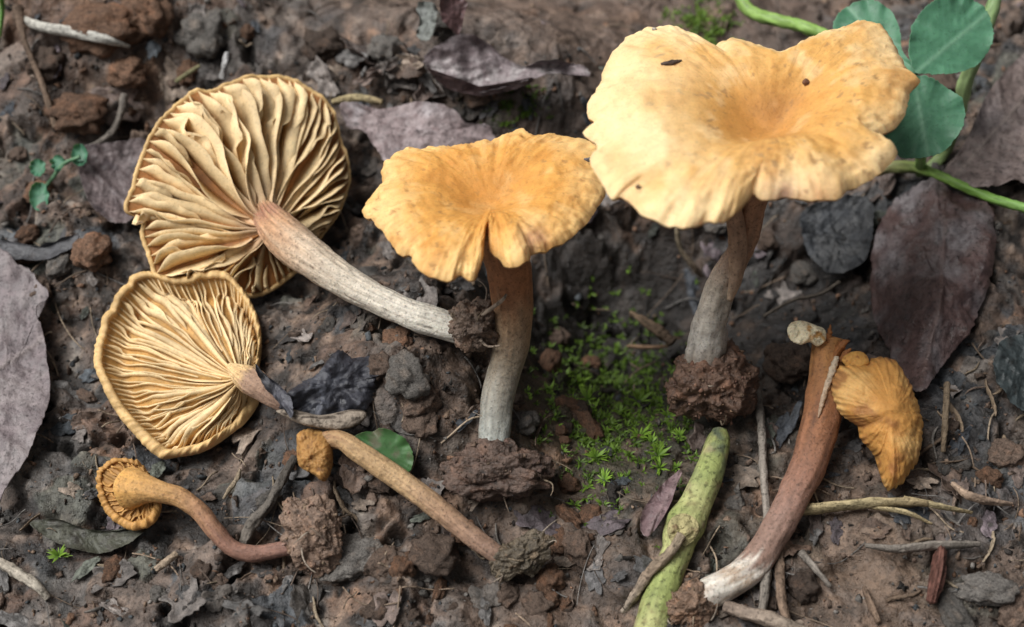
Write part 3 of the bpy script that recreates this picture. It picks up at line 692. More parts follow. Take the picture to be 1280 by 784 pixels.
def lcol(a, b, c, seed, vcol=None, f=1.2):
    a, b, c = map(np.asarray, (a, b, c))
    def g(V, r, vn, sd):
        n = fbm3(V*f, 4, seed); m = fbm3(V*f*3.5, 4, seed+3)
        k = mixc(np.broadcast_to(a, V.shape), b, sstep(-.1, .45, n)); k = mixc(k, c, sstep(.05, .5, m)*.75)
        k = mixc(k, a*.5, sstep(.2, .6, -m)*.6)
        if vcol is not None: k = mixc(k, np.asarray(vcol), vn*.6+sd*.28)
        return k
    return g
leaf('dead_leaf', 'purple-brown dead leaf with rounded sides and pointed tip beside the broken mushroom', 'leaf',
     [(1160,228),(1120,252),(1095,290),(1086,345),(1094,400),(1118,450),(1145,494),(1180,455),(1215,408),(1238,345),(1240,275),(1212,238)],
     lcol((.085,.05,.046), (.17,.15,.155), (.05,.032,.034), 5, (.12,.075,.065), 1.1), lift=.3, dome=.55, mid=((1175,232),(1146,490),8), seed=5, und=.28, mat=M_wet, vsp=22, A=Zs2)
leaf('dead_leaf', 'grey-mauve dead leaf lying behind the clover stems', 'leaf',
     [(1178,222),(1205,180),(1240,110),(1295,70),(1300,215),(1262,228),(1225,238)], lcol((.15,.115,.105), (.19,.155,.15), (.1,.075,.07), 6, (.22,.18,.16)), lift=.5, mid=((1190,225),(1300,100)), seed=6, und=.12, vsp=20)
leaf('dead_leaf', 'grey-purple dead leaf with ragged notch left of the rolled-rim mushroom', 'leaf',
     [(-14,332),(30,335),(48,352),(63,371),(46,386),(56,420),(63,470),(60,512),(45,550),(20,592),(-14,615)], lcol((.17,.14,.145), (.22,.19,.19), (.12,.095,.1), 7, (.26,.22,.21)), lift=.35, mid=((-10,470),(60,420)), seed=7, und=.12, vsp=24, dome=.1)
leaf('dead_leaf', 'pinkish grey leaf with pale frosted surface behind the upright orange-gold mushroom', 'leaf',
     [(428,133),(470,136),(520,127),(565,138),(582,155),(612,160),(618,192),(540,225),(490,212),(468,182),(455,166),(436,160)], lcol((.25,.2,.2), (.36,.32,.33), (.17,.12,.12), 8, None, 1.6), lift=.55, seed=8, und=.12, mid=((430,150),(615,175)), vsp=18)
cl = empty('curled_leaf', Gd(np.array(620.), np.array(112.)), 'crumpled dark mauve leaf with upturned rim on the soil ridge behind the caps', 'leaf')
zc0 = float(depth_of(Gd(np.array(625.), np.array(112.))))
leaf('leaf_blade', None, None, [(530,72),(551,58),(573,46),(605,53),(630,71),(656,84),(688,80),(724,83),(737,97),(696,94),(666,102),(623,114),(594,117),(559,105),(537,90)],
     lcol((.2,.165,.17), (.34,.31,.31), (.11,.08,.085), 9, None, 2.), zf=lambda x, y: zc0-.6+.004*(112-y)+.3*np.sin((x-530)/38.)*.5, parent=cl, seed=9, und=.35, curl=.35, edge=.02, thick=.03)
leaf('torn_lobe', None, None, [(520,10),(530,2),(545,8),(546,25),(540,46),(530,52),(520,44),(525,26)], lcol((.14,.15,.14), (.22,.23,.21), (.08,.08,.075), 14), zf=lambda x, y: zc0-.6-.01*(x-530)+0*y, parent=cl, seed=24, und=.25, na=60, nr=16, edge=.04)
leaf('leaf_stalk_flake', None, None, [(553,-4),(583,2),(581,18),(574,44),(566,40),(552,24)], lcol((.14,.08,.08), (.19,.12,.12), (.08,.05,.05), 10), zf=lambda x, y: zc0-.75+.01*(x-560)+0*y, parent=cl, seed=10, und=.15, na=60, nr=16)
leaf('curled_edge', None, None, [(534,84),(555,98),(590,108),(625,106),(665,98),(660,106),(623,117),(594,120),(556,109)], lcol((.16,.11,.11), (.24,.19,.19), (.1,.06,.06), 11), zf=lambda x, y: zc0-.9+0*x+.02*(y-100), parent=cl, seed=11, und=.12, thick=.05, na=80, nr=16, centre=(600,108))

leaf('blackish_leaf', 'crumpled blue-black leaf lying over the stem of the rolled-rim mushroom', 'leaf',
     [(350,512),(356,494),(372,480),(395,468),(418,440),(430,441),(440,448),(462,443),(480,450),(486,466),(470,470),(466,498),(452,516),(420,520),(385,522)],
     lcol((.032,.033,.042), (.075,.08,.1), (.015,.014,.02), 12), zf=lambda x, y: 23.35+.004*(500-y)+.001*(x-400), seed=12, und=.34, curl=-.3, edge=.03, thick=.03)
leaf('blackish_leaf', 'small dark grey curled leaf shred beside the blue-black leaf', 'leaf',
     [(319,455),(330,466),(350,482),(366,500),(366,522),(352,505),(338,490),(326,476)], lcol((.05,.05,.06), (.1,.1,.12), (.03,.03,.03), 13), zf=lambda x, y: 23.3+.003*(490-y)+0*x, seed=13, und=.2, na=80, nr=18)
leaf('dark_shred', 'narrow dark violet leaf shred under the pale stem', 'leaf', [(491,440),(497,422),(510,413),(524,411),(527,418),(515,430),(500,446)], lcol((.05,.035,.05), (.09,.06,.085), (.02,.015,.02), 14), zf=lambda x, y: 24.2+0*x+.003*(430-y), seed=14, und=.15, na=60, nr=14)
b = pillow('bark_chip', [(345,514),(365,512),(400,519),(440,512),(458,516),(452,528),(430,537),(400,536),(370,528)], lin(23.3, .3, 525), .16, .2, M_wood,
       lambda V, r, J: mixc(np.broadcast_to(np.array([.3,.25,.2]), V.shape), np.array([.09,.07,.055]), sstep(-.05, .4, fbm3(V*np.array([2, 14, 14]), 3, 4))), seed=91, wr=.08, wfreq=3, origin=Dp(np.array(400.), np.array(525.), np.array(23.3)))
set_tags(b, 'weathered grey bark chip above the tiny wrinkled brown cap', 'bark')
leaf('green_leaf', 'half-hidden green leaf tinted by soil beside the long tan stem', 'leaf', [(440,550),(462,540),(485,538),(508,552),(517,574),(508,594),(490,588),(466,572)], lcol((.05,.12,.04), (.06,.16,.05), (.13,.11,.08), 15, (.12,.2,.09)), lift=.3, seed=15, und=.05, mat=M_green, na=80, nr=18)
leaf('purple_leaf', 'small mauve leaf leaning against the green stalk', 'leaf', [(853,588),(846,606),(838,630),(824,655),(808,672),(800,660),(803,640),(818,618),(836,598)], lcol((.16,.105,.11), (.21,.15,.155), (.11,.07,.075), 16, (.24,.17,.17)), lift=.3, seed=16, und=.05, na=80, nr=18, mid=((851,590),(808,668)), vsp=12)
leaf('olive_leaf', 'dark olive leaf pressed in mud under the curved-stem trumpet mushroom', 'leaf', [(38,655),(70,650),(110,662),(150,664),(180,655),(196,652),(176,672),(140,690),(105,690),(70,678)], lcol((.06,.062,.045), (.09,.09,.07), (.035,.03,.025), 17), lift=.12, seed=17, und=.05, mid=((40,656),(190,658)), vsp=16)
leaf('dead_leaf', 'dark wet leaf with curved vein showing behind the rolled-rim mushroom', 'leaf', [(100,190),(150,180),(185,178),(182,235),(172,270),(150,280),(118,262),(104,230)], lcol((.13,.1,.1), (.17,.14,.14), (.08,.065,.07), 18), lift=.3, seed=18, und=.08, mid=((104,200),(170,265)), vsp=18)
leaf('dead_leaf', 'flat shade-darkened blue-grey leaf under the notched cap near the purple-brown leaf', 'leaf', [(1000,270),(1040,250),(1085,250),(1090,290),(1078,330),(1040,342),(1010,320)], lcol((.024,.026,.029), (.045,.05,.058), (.015,.015,.015), 19), lift=.4, seed=19, und=.15, mid=((1000,290),(1085,300)))  # blade colours darkened to stand for the shadow of the cap
leaf('dead_leaf', 'thin dark grey leaf strip over soil left of the rolled-rim mushroom', 'leaf', [(-10,318),(25,326),(60,326),(90,312),(100,296),(80,300),(50,308),(20,304),(-10,300)], lcol((.06,.06,.065), (.14,.14,.15), (.04,.035,.035), 20), lift=.3, seed=20, und=.06, na=100, nr=18)
leaf('dead_leaf', 'teal-dark leaf at the edge of the crumbly soil right of the broken mushroom', 'leaf', [(1248,430),(1275,418),(1300,425),(1300,515),(1275,512),(1252,490),(1240,462)], lcol((.035,.045,.047), (.055,.068,.07), (.025,.025,.024), 21), lift=.4, seed=21, und=.15, mid=((1250,440),(1300,500)))

# ------------------------------------------------------------------ clover and green stalks
_gl = lcol((.06,.17,.098), (.07,.185,.108), (.055,.155,.09), 22, None, .5)
GREEN = lambda V, r, vn, sd: mixc(mixc(_gl(V, r, vn, sd), np.array([.15,.29,.19]), vn*.7+sd*.1), np.array([.12,.24,.15]), sstep(.95, 1, r)*.4)
clv = empty('clover', Gd(np.array(1160.), np.array(215.)), 'three-leaved green clover rising behind the notched golden cap', 'clover')
def zcl(z, a, b): return lambda x, y: z+a*(x-1143)*.0125+b*(y-95)*.0125
leaf('leaflet', None, None, [(1143,93),(1128,66),(1123,40),(1114,16),(1098,5),(1080,1),(1058,9),(1043,24),(1044,48),(1075,75)], GREEN, zf=zcl(24.9, -.2, -.5), parent=clv, seed=31, und=.05, edge=.016, mat=M_green, mid=((1140,92),(1062,12)), vsp=10, vein=.006)
leaf('leaflet', None, None, [(1143,91),(1136,70),(1137,42),(1150,16),(1170,0),(1196,-5),(1221,3),(1237,22),(1240,46),(1232,70),(1214,86),(1186,93),(1160,93)], GREEN, zf=zcl(24.7, .15, -.35), parent=clv, seed=32, und=.05, edge=.016, mat=M_green, mid=((1143,92),(1230,20)), vsp=10, vein=.006)
leaf('leaflet', None, None, [(1143,95),(1172,103),(1200,124),(1205,145),(1196,169),(1178,190),(1150,198),(1122,196),(1104,180),(1108,150),(1124,120)], GREEN, zf=zcl(24.7, .1, -.2), parent=clv, seed=33, und=.05, edge=.016, mat=M_green, mid=((1143,95),(1160,196)), vsp=10, vein=.006)
def stalk(name, label, cat, ctrl, cols, parent=None, na=20, n=60, mat=None, seed=0, group=None, wob=.13, ridge=.12, ground=None, flat=None):
    """ctrl: px, py, lift above the ground (ground=True) or camera depth, radius px"""
    C = np.array(ctrl, float)
    if ground:
        P = Gd(C[:, 0], C[:, 1], C[:, 2]); z = depth_of(P)
    else: P = Dp(C[:, 0], C[:, 1], C[:, 2]); z = C[:, 2]
    Q = cat_rom(np.concatenate([P, (C[:, 3]*PX(z))[:, None]], 1), n)
    V, F, t, a = tube_geo(Q[:, :3], Q[:, 3], na, wob, ridge, seed, flat)
    cols = np.array(cols, float); cols = cols if cols.ndim == 2 else np.stack([cols, cols])
    cc = np.stack([np.interp(t, np.linspace(0, 1, len(cols)), cols[:, k]) for k in range(3)], 1)
    cc = cc*np.clip(1+.7*fbm3(np.stack([np.cos(a)*4, np.sin(a)*4, t*3], 1), 3, seed)+.5*fbm3(np.stack([np.cos(a)*2, np.sin(a)*2, t*9], 1), 3, seed+3), .25, 1.8)[:, None]
    o = mobj(name, V, F, mat or M_wood, cc, parent, None if parent else Q[0, :3])
    if not parent: set_tags(o, label, cat, group)
    return o
GS = [(.13,.24,.06), (.2,.33,.1)]
stalk('petiole', None, None, [(1143,93,25.0,4),(1150,130,25.4,5),(1152,175,25.9,6),(1150,215,27.2,7)], GS, clv, mat=M_green)
stalk('petiole', None, None, [(1248,-15,26.0,8),(1236,25,26.1,9),(1222,65,26.2,9),(1208,100,26.4,9),(1200,132,26.7,9),(1180,190,27.3,8),(1158,214,27.4,7)], [(.2,.3,.13), (.28,.38,.17), (.22,.3,.12)], clv, mat=M_green)
stalk('runner', None, None, [(1095,213,27.2,7),(1120,208,27.1,8),(1150,211,27.0,7),(1175,220,26.6,6),(1205,234,26.3,6),(1245,250,26.0,6),(1295,264,25.7,6)], [(.2,.17,.09), (.16,.26,.06), (.16,.3,.06), (.2,.36,.1)], clv, mat=M_green)
stalk('green_runner', 'bright green bent runner disappearing behind the notched golden cap', 'stem', [(922,-12,27.5,8),(932,8,27.4,8),(950,20,27.2,8),(975,26,27.0,8),(1005,34,26.8,8),(1040,48,26.6,8)], [(.22,.34,.09), (.2,.33,.08)], mat=M_green)
gs = empty('green_stalk', Gd(np.array(830.), np.array(760.)), 'thick pale green plant stalk with a scarred node beside the broken mushroom', 'stalk')
P, R = stem_px([(900,538,24.0,10),(898,552,23.9,16),(886,592,23.6,20),(869,632,23.35,22),(857,655,23.2,27),(850,672,23.12,24),(846,690,23.05,21),(836,715,22.9,21.5),(824,750,22.75,23),(808,805,22.5,23)], 120)
V, F, t, a = tube_geo(P, R*.92, 64, .03, .02, 101)
nn = fbm3(V*1.6, 4, 4); n5 = fbm3(V*6, 3, 5)
cc = mixc(np.broadcast_to(np.array([.25,.29,.1]), V.shape), np.array([.38,.39,.17]), sstep(-.2, .4, nn)); cc = mixc(cc, np.array([.06,.075,.06]), sstep(-.1, .3, fbm3(V*2.2, 3, 8))*sstep(.42, .05, t)*.85)
cc = mixc(cc, np.array([.16,.12,.06]), sstep(.15, .5, n5+.4*nn)*.55)
cc = mixc(cc, np.array([.3,.24,.15]), sstep(.2, .45, fbm3(V*3.3+5, 4, 12))*.55); cc = cc*(1+.35*fbm3(np.stack([np.cos(a)*9, np.sin(a)*9, t*4], 1), 3, 6))[:, None]
mobj('stalk', V, F, M_stalk, cc, gs)
pillow('node_scar', [(840,648),(856,642),(872,652),(872,668),(858,682),(842,680),(834,664)], lin(22.88, .3, 660), .06, .3, M_wood, lambda V, r, J: mixc(np.broadcast_to(np.array([.36,.32,.16]), V.shape), np.array([.16,.11,.06]), sstep(-.1, .4, fbm3(V*5, 3, 3))), gs, seed=103, wr=.12, wfreq=4)
stalk('withered_sheath', None, None, [(852,668,22.75,6),(838,690,22.7,6),(815,712,22.7,7),(797,738,22.75,6),(778,765,22.8,4)], [(.3,.24,.17), (.24,.18,.13), (.3,.25,.2)], gs, seed=104, wob=.2, ridge=.15)

# ------------------------------------------------------------------ sticks, straws and roots
def gst(name, label, cat, ctrl, cols, **k): return stalk(name, label, cat, ctrl, cols, ground=True, **k)
STRAW = [(.34,.27,.15), (.4,.33,.19), (.3,.23,.13)]; GTW = [(.17,.15,.13), (.25,.22,.19), (.16,.14,.12)]; BTW = [(.13,.09,.065), (.2,.14,.1)]
gst('straw', 'flat pale straw crossing behind the reddish broken stem', 'straw', [(985,640,.25,10),(1030,635,.3,11),(1085,629,.3,10),(1130,628,.3,9),(1160,630,.3,6)], STRAW, flat=.5, seed=1, ridge=.12)
gst('straw', 'thin straw blade below the hanging orange cap tip', 'straw', [(1085,634,.2,3),(1130,640,.25,5),(1165,655,.2,2)], STRAW, flat=.5, seed=2)
gst('straw', 'yellowish straw with frayed end right of the hanging orange cap', 'straw', [(1130,622,.3,4),(1170,632,.3,6),(1215,641,.25,3)], STRAW, flat=.5, seed=3)
gst('twig', 'grey split twig lying flat above the muddy patch', 'twig', [(1082,682,.25,4),(1120,686,.3,7),(1170,682,.3,8),(1225,680,.25,5)], GTW, flat=.6, seed=4, ridge=.15)
gst('twig', 'long grey fibrous twig running down behind the reddish stem', 'twig', [(946,478,.3,5),(952,540,.3,5),(955,600,.3,5),(960,660,.25,5),(958,720,.25,6),(952,768,.2,5)], GTW, seed=5, ridge=.2)
gst('twig', 'short brown twig below the reddish stem', 'twig', [(974,680,.2,6),(975,720,.22,6),(978,755,.22,6),(988,790,.2,5)], BTW, seed=6, ridge=.15)
gst('twig', 'grey splinter lying on the muddy patch', 'twig', [(1001,690,.12,5),(1020,712,.15,4),(1038,733,.12,3)], GTW, seed=7)
gst('wood_chip', 'pale brown wood splinter standing in mud', 'wood chip', [(1080,735,.12,5),(1088,755,.18,8),(1098,778,.12,6)], BTW, seed=8, flat=.5)
gst('wood_chip', 'red-brown bark piece at the muddy patch', 'wood chip', [(1174,694,.25,17),(1171,720,.3,20),(1164,752,.2,17)], [(.12,.055,.042), (.15,.07,.055)], seed=9, flat=.35, na=30, ridge=.3, wob=.2)
gst('pale_stalk', 'glossy whitish straw lying on the reddish soil heap', 'straw', [(20,20,.25,4),(50,33,.35,6),(90,40,.4,7),(130,49,.4,6),(162,58,.3,2)], [(.4,.38,.33), (.62,.6,.54), (.58,.57,.52)], seed=10, ridge=.02)
gst('twig', 'thin brown twig slanting down from the whitish straw', 'twig', [(22,10,.4,7),(30,50,.35,4),(45,85,.3,4),(58,120,.3,4),(70,160,.25,4)], BTW, seed=11)
gst('rootlet', 'curved grey root hooked around the pink clod', 'root', [(156,118,.4,5),(148,150,.4,4),(133,172,.35,4),(110,185,.3,3)], GTW, seed=12)
gst('twig', 'dark wrinkled twig slanting beside the tiny wrinkled brown cap', 'twig', [(368,572,.2,5),(352,600,.25,6),(335,632,.25,6),(315,655,.2,8),(305,680,.15,7)], [(.09,.08,.07), (.16,.14,.12)], seed=13, ridge=.2, wob=.12)
gst('twig', 'bleached grey twig left of the scattered leaf scraps', 'twig', [(-10,698,.15,6),(20,715,.2,7),(45,732,.2,6),(60,748,.1,4)], [(.32,.28,.23), (.4,.36,.3)], seed=14)
gst('wood_chip', 'small tan stick fragment on wet leaf scraps', 'wood chip', [(195,712,.15,4),(208,702,.2,5),(221,692,.15,4)], [(.3,.23,.17), (.36,.28,.2)], seed=15)
gst('twig', 'tan split twig pointing at the soil ball of the largest mushroom', 'twig', [(788,390,1.1,2),(806,402,1.1,5),(826,416,1.0,7),(842,428,.8,6)], [(.2,.14,.09), (.12,.085,.06)], seed=16, ridge=.25, wob=.25)
gst('twig', 'thin brown needle above the moss', 'twig', [(784,433,.5,2.5),(810,434,.5,2.5),(835,433,.5,2)], [(.25,.16,.1), (.25,.16,.1)], seed=17)
gst('rootlet', 'curved grass root hanging below the largest cap', 'root', [(846,285,1.2,3),(850,310,1.0,3),(866,332,.7,4),(876,345,.4,3)], [(.22,.18,.12), (.16,.12,.09)], seed=18)
gst('rootlet', 'fine dark root across the black hollow', 'root', [(955,395,.6,2),(990,376,.7,2),(1025,368,.7,2),(1050,352,.7,2)], [(.12,.1,.08), (.12,.1,.08)], seed=19)
gst('twig', 'thin brown upright splinter near the purple-brown leaf tip', 'twig', [(1184,480,.35,4),(1182,520,.35,4),(1179,565,.25,3)], [(.25,.19,.13), (.2,.15,.1)], seed=20)
gst('twig', 'pale branching twig on the lower edge below the soil-covered stem base', 'twig', [(905,758,.2,7),(940,768,.3,9),(975,778,.3,9),(1010,795,.2,9)], [(.26,.2,.16), (.34,.28,.22)], seed=21, ridge=.15)
gst('twig', 'tan weathered sliver right of the straw', 'twig', [(1190,605,.3,4),(1212,620,.4,7),(1245,628,.4,6),(1265,630,.3,3)], [(.3,.22,.16), (.28,.2,.15)], seed=22, ridge=.2, flat=.6)
gst('grass_blade', 'green grass blade among the brown roots by the whitish straw', 'grass', [(2,-10,.6,6),(3,15,.5,5),(0,45,.4,3)], [(.1,.25,.05), (.13,.28,.06)], seed=23, flat=.4, mat=M_green)
gst('twig', 'straw-coloured twig on leaf litter above the broad-gilled mushroom', 'twig', [(415,128,.5,4),(445,122,.6,5),(478,128,.5,4)], STRAW, seed=24)
gst('twig', 'short olive twig above the broad-gilled mushroom', 'twig', [(220,102,.4,2.5),(235,92,.45,3),(250,82,.4,2)], [(.2,.19,.1), (.24,.22,.12)], seed=25)
gst('twig', 'pale upright splinter behind the broad-gilled rim', 'twig', [(278,98,.5,4),(281,82,.6,4),(284,66,.5,3)], [(.34,.33,.32), (.4,.4,.4)], seed=26)

# ------------------------------------------------------------------ seedling, sprigs and moss
sd = empty('seedling', Gd(np.array(70.), np.array(225.)), 'small blue-green seedling with round leaves in front of the pink clod', 'seedling')
zs0 = float(depth_of(Gd(np.array(70.), np.array(225.))))-.5
for x, y, rx, ry in ((48,210,10,11),(50,246,12,18),(73,204,9,10),(100,194,10,14)):
    aa = np.linspace(0, 2*np.pi, 11)[:-1]
    leaf('leaflet', None, None, [(x+rx*math.cos(k), y+ry*math.sin(k)) for k in aa], lcol((.06,.17,.1), (.08,.21,.125), (.05,.14,.085), 40), zf=lambda X_, Y_: zs0+.004*(225-Y_)+0*X_, parent=sd, seed=int(x), na=40, nr=12, mat=M_green, und=.03)
stalk('stem', None, None, [(100,196,zs0,2.5),(80,205,zs0+.05,2.5),(66,222,zs0+.1,2.5),(52,240,zs0+.15,2.5)], [(.09,.18,.1), (.1,.2,.11)], sd, mat=M_green)

def sprig_geo(nl, L, rng, up=.6, wdt=.16):
    Vs, Fs, Ts = [], [], []; off = 0
    for k in range(nl):
        a = rng.uniform(0, 2*math.pi); e = rng.uniform(.15, 1.2)*up; l = L*rng.uniform(.6, 1.1); w = l*wdt
        d = np.array([math.cos(a)*math.cos(e), math.sin(a)*math.cos(e), math.sin(e)]); s = np.array([-math.sin(a), math.cos(a), 0])
        u = np.cross(d, s)
        pts = [np.zeros(3), d*l*.4+s*w-u*w*.2, d*l*.4+u*w*.35, d*l*.4-s*w-u*w*.2, d*l+np.array([0, 0, -.12*l])]
        Vs.append(np.array(pts)); Fs.append(np.array([[0,1,2],[0,2,3],[1,4,2],[2,4,3]])+off); off += 5; Ts.append(np.array([0,.5,.5,.5,1]))
    return np.concatenate(Vs), np.concatenate(Fs), np.concatenate(Ts)
rng = np.random.default_rng(5)
def mosscol(t, b): return mixc(np.broadcast_to(np.array([.06,.13,.015])*b, (len(t), 3)), np.array([.21,.35,.04])*b, t)
first = []
for k in range(5):
    V, F, t = sprig_geo(20, .3, rng, .9, .1); first.append(make_mesh('moss_sprig', V*S, F, M_moss, mosscol(t, rng.uniform(.8, 1.1))))
for k, (x, y, s) in enumerate([(722,480,1.25),(735,500,1.2),(715,505,.9),(742,512,.9),(798,503,1.25),(810,496,1.1),(775,517,.8),(800,545,1.1),(815,553,.8),(822,570,1.15),(825,585,.9),(745,572,.95),(755,600,.85),(688,488,.7),(835,520,.8),(780,495,.7),(705,470,.8),(850,545,.7)]):
    p = Gd(np.array(float(x)), np.array(float(y)), .02)
    o = bpy.data.objects.new('moss_sprig', first[k % 5]); scene.collection.objects.link(o)
    o.location = p*S; o.rotation_euler = (-.35, 0, rng.uniform(0, 6.28)); o.scale = (s*.9,)*3
    set_tags(o, 'bright green star-shaped moss sprig beside the soil ball of the largest mushroom', 'moss', 'moss sprigs on the dark soil')
for x, y in ((72,692),(78,698),(884,30)):
    pass
o = bpy.data.objects.new('moss_sprig', first[1]); scene.collection.objects.link(o); o.location = Gd(np.array(74.), np.array(695.), .05)*S; o.scale = (.8,)*3
set_tags(o, 'tiny lone green sprig beside the dark olive leaf', 'moss')
Vs, Fs, Cs = [], [], []; off = 0
for k in range(1500):
    x, y = rng.normal(770, 50), rng.normal(505, 50)
    if k < 330: continue
    if k > 1300: x, y = rng.normal(880, 25), rng.normal(30, 20)
    elif k > 1220: x, y = rng.normal(640, 20), rng.normal(135, 12)
    if k <= 1220 and (x < 655 or x > 870): continue
    p = Gd(np.array(x), np.array(y), .0); V, F, t = sprig_geo(7, rng.uniform(.06, .17), rng, .9, .14)
    Vs.append(V+p); Fs.append(F+off); off += len(V); Cs.append(mosscol(t, rng.uniform(.25, .85)))
mc = mobj('moss_carpet', np.concatenate(Vs), np.concatenate(Fs), M_moss, np.concatenate(Cs)); set_tags(mc, 'low dark green moss film on shade-blackened soil', 'moss', None, 'stuff')

# ------------------------------------------------------------------ clods, stones and leaf scraps, each on its own
def ground_frame(p, tilt, rng):
    e = .12
    gxn = (lookup(Zs, p[0]+e, p[1])-lookup(Zs, p[0]-e, p[1]))/(2*e); gyn = (lookup(Zs, p[0], p[1]+e)-lookup(Zs, p[0], p[1]-e))/(2*e)
    n = Vector((-float(gxn)*.8+rng.normal()*tilt, -float(gyn)*.8+rng.normal()*tilt, 1)).normalized()
    return (n.to_track_quat('Z', 'Y') @ Matrix.Rotation(rng.uniform(0, 6.28), 3, 'Z').to_quaternion()).to_euler()
CL = []
for k in range(7):
    P, F, V = clod_geo(1., 4, 200+k, amp=.35, squash=(1, .85, .7)); b = [BROWN, RED*.9, GREY, BROWN*.7, BROWN*1.25, RED, GREY*.9][k]
    CL.append(make_mesh('soil_clod', P*S, F, M_crumb, soil_cols(V, k, b)))
CD = ['medium brown', 'dull red-brown', 'grey-brown', 'dark brown', 'light brown', 'rusty red', 'ashen grey']
def put_clod(x, y, rpx, k, label, cat='soil', group=None, lift=.2, sc=(1, 1, 1), rz=0.):
    p = Gd(np.array(float(x)), np.array(float(y)), 0.); r = rpx*PX(float(depth_of(p)))
    o = bpy.data.objects.new('soil_clod', CL[k]); scene.collection.objects.link(o)
    o.location = (p+np.array([0, 0, r*lift]))*S; o.scale = (r*sc[0], r*sc[1], r*sc[2]); o.rotation_euler = (0, 0, rz); set_tags(o, label, cat, group); return o
put_clod(545, 700, 30, 0, 'brown pitted soil clod left of the long tan stem tip', lift=.5)
put_clod(985, 462, 32, 3, 'dark round soil clod between the soil ball and the broken stem', lift=.6)
put_clod(120, 322, 26, 5, 'reddish crumbly clod between the seedling and the rolled-rim mushroom', lift=.5, rz=1)
put_clod(98, 148, 36, 1, 'smooth pinkish clod behind the seedling', lift=.3, sc=(1, .9, .8))
put_clod(510, 478, 30, 6, 'grey-beige crumbly clod right of the blue-black leaf', lift=.4, rz=2)
put_clod(483, 72, 24, 2, 'beige crumbly clod on the ridge left of the crumpled mauve leaf', lift=.5)
put_clod(550, 48, 18, 6, 'pale granular clod caught on the crumpled mauve leaf', lift=1.2)
put_clod(700, 540, 9, 5, 'orange-brown soil crumb above the moss film', lift=.3); put_clod(706, 552, 7, 5, 'tiny orange-brown soil crumb above the moss film edge', lift=.3)
put_clod(1255, 575, 22, 4, 'pale tan clod right of the hanging orange cap', lift=.5)
put_clod(1228, 742, 30, 2, 'large grey decayed lump beside the red-brown bark piece', lift=.4, sc=(1.3, .8, .7))
put_clod(1192, 772, 24, 6, 'grey decayed lump below the red-brown bark piece', lift=.4, sc=(1.2, .8, .7), rz=2)
put_clod(1268, 768, 28, 4, 'pale tan decayed lump beside the large grey lump', lift=.4, sc=(1, .8, .8), rz=1)
put_clod(128, 40, 44, 5, 'big reddish soil mass under the whitish straw', lift=.1, sc=(1.2, .9, .9))
put_clod(185, 20, 34, 1, 'reddish soil mass right of the whitish straw tip', lift=.2, rz=2)
put_clod(60, 85, 24, 3, 'dark soil lump beside the thin slanting twig', lift=.2, rz=1)
put_clod(160, 95, 26, 5, 'rust-coloured clod between the straw and the curved grey root', lift=.2, rz=3)
put_clod(255, 45, 34, 6, 'grey littered soil lump above the broad-gilled mushroom', lift=.1, rz=1.5)
put_clod(405, 60, 26, 3, 'dark soil clod on the ridge above the broad-gilled mushroom', lift=.2)
put_clod(440, 700, 36, 2, 'grey-green decayed leaf clod right of the crumbly root clod', lift=.1, sc=(1.1, .9, .6), rz=.5)
rng = np.random.default_rng(12)
for k in range(46):
    x, y = rng.uniform(440, 740), rng.uniform(420, 790); kk = int(rng.choice([0, 1, 3, 4, 5]))
    put_clod(x, y, rng.uniform(8, 22), kk, CD[kk]+' crumb of soil lying loose on the ground', 'soil', CD[kk]+' loose soil crumbs', lift=rng.uniform(-.2, .2), sc=tuple(rng.uniform(.7, 1.3, 3)), rz=rng.uniform(0, 6.28))
rng = np.random.default_rng(11)
for k in range(72):
    x, y = rng.uniform(-10, 1290), rng.uniform(20, 790); kk = int(rng.integers(7))
    if 655 < x < 880 and 270 < y < 470 or (y < 70 and 330 < x < 1020): continue
    put_clod(x, y, rng.uniform(7, 17) if k > 20 else rng.uniform(16, 24), kk, CD[kk]+' crumb of soil lying loose on the ground', 'soil', CD[kk]+' loose soil crumbs', lift=rng.uniform(-.1, .3), sc=tuple(rng.uniform(.7, 1.3, 3)), rz=rng.uniform(0, 6.28))

def scrap_mesh(k, rng, base):
    na, nr = 40, 9; idx = np.arange(na)/na*2*np.pi
    ro = 1+.5*fbm3(np.stack([np.cos(idx)*1.3, np.sin(idx)*1.3, idx*0+k*3], 1), 3, k)*1.6+.12*fbm3(np.stack([np.cos(idx)*7, np.sin(idx)*7, idx*0], 1), 2, k)
    asp = rng.uniform(.4, .85); rs = np.linspace(.03, 1, nr)
    q = np.stack([np.cos(idx)*ro, np.sin(idx)*ro*asp], 1)[None]*rs[:, None, None]
    z = .28*fbm2(q[..., 0]*1.2+k, q[..., 1]*1.2, 3, k)+rng.uniform(-.12, .25)*q[..., 1]**2*2+.04*np.exp(-(q[..., 1]/.05)**2)
    z = z+.03*np.exp(-(((q[..., 0]-.7*np.abs(q[..., 1]))*5 % 1-.5)/.12)**2)
    P = np.concatenate([q, z[..., None]], -1).reshape(-1, 3); n = len(P)
    V = np.concatenate([P, P-np.array([0, 0, .05])]); F1 = gridF(nr, na, True); j = np.arange(na); j2 = (j+1) % na; e = (nr-1)*na
    F = np.concatenate([F1, F1[:, ::-1]+n, np.stack([e+j, e+j2, n+e+j2, n+e+j], 1)])
    b = np.asarray(base); m = fbm3(V*2.2, 4, k+3)
    c = mixc(np.broadcast_to(b, V.shape), b*1.6, sstep(0, .5, m)); c = mixc(c, b*.4, sstep(.05, .5, -m))
    return make_mesh('leaf_scrap', V*S, F, M_scrap, c)
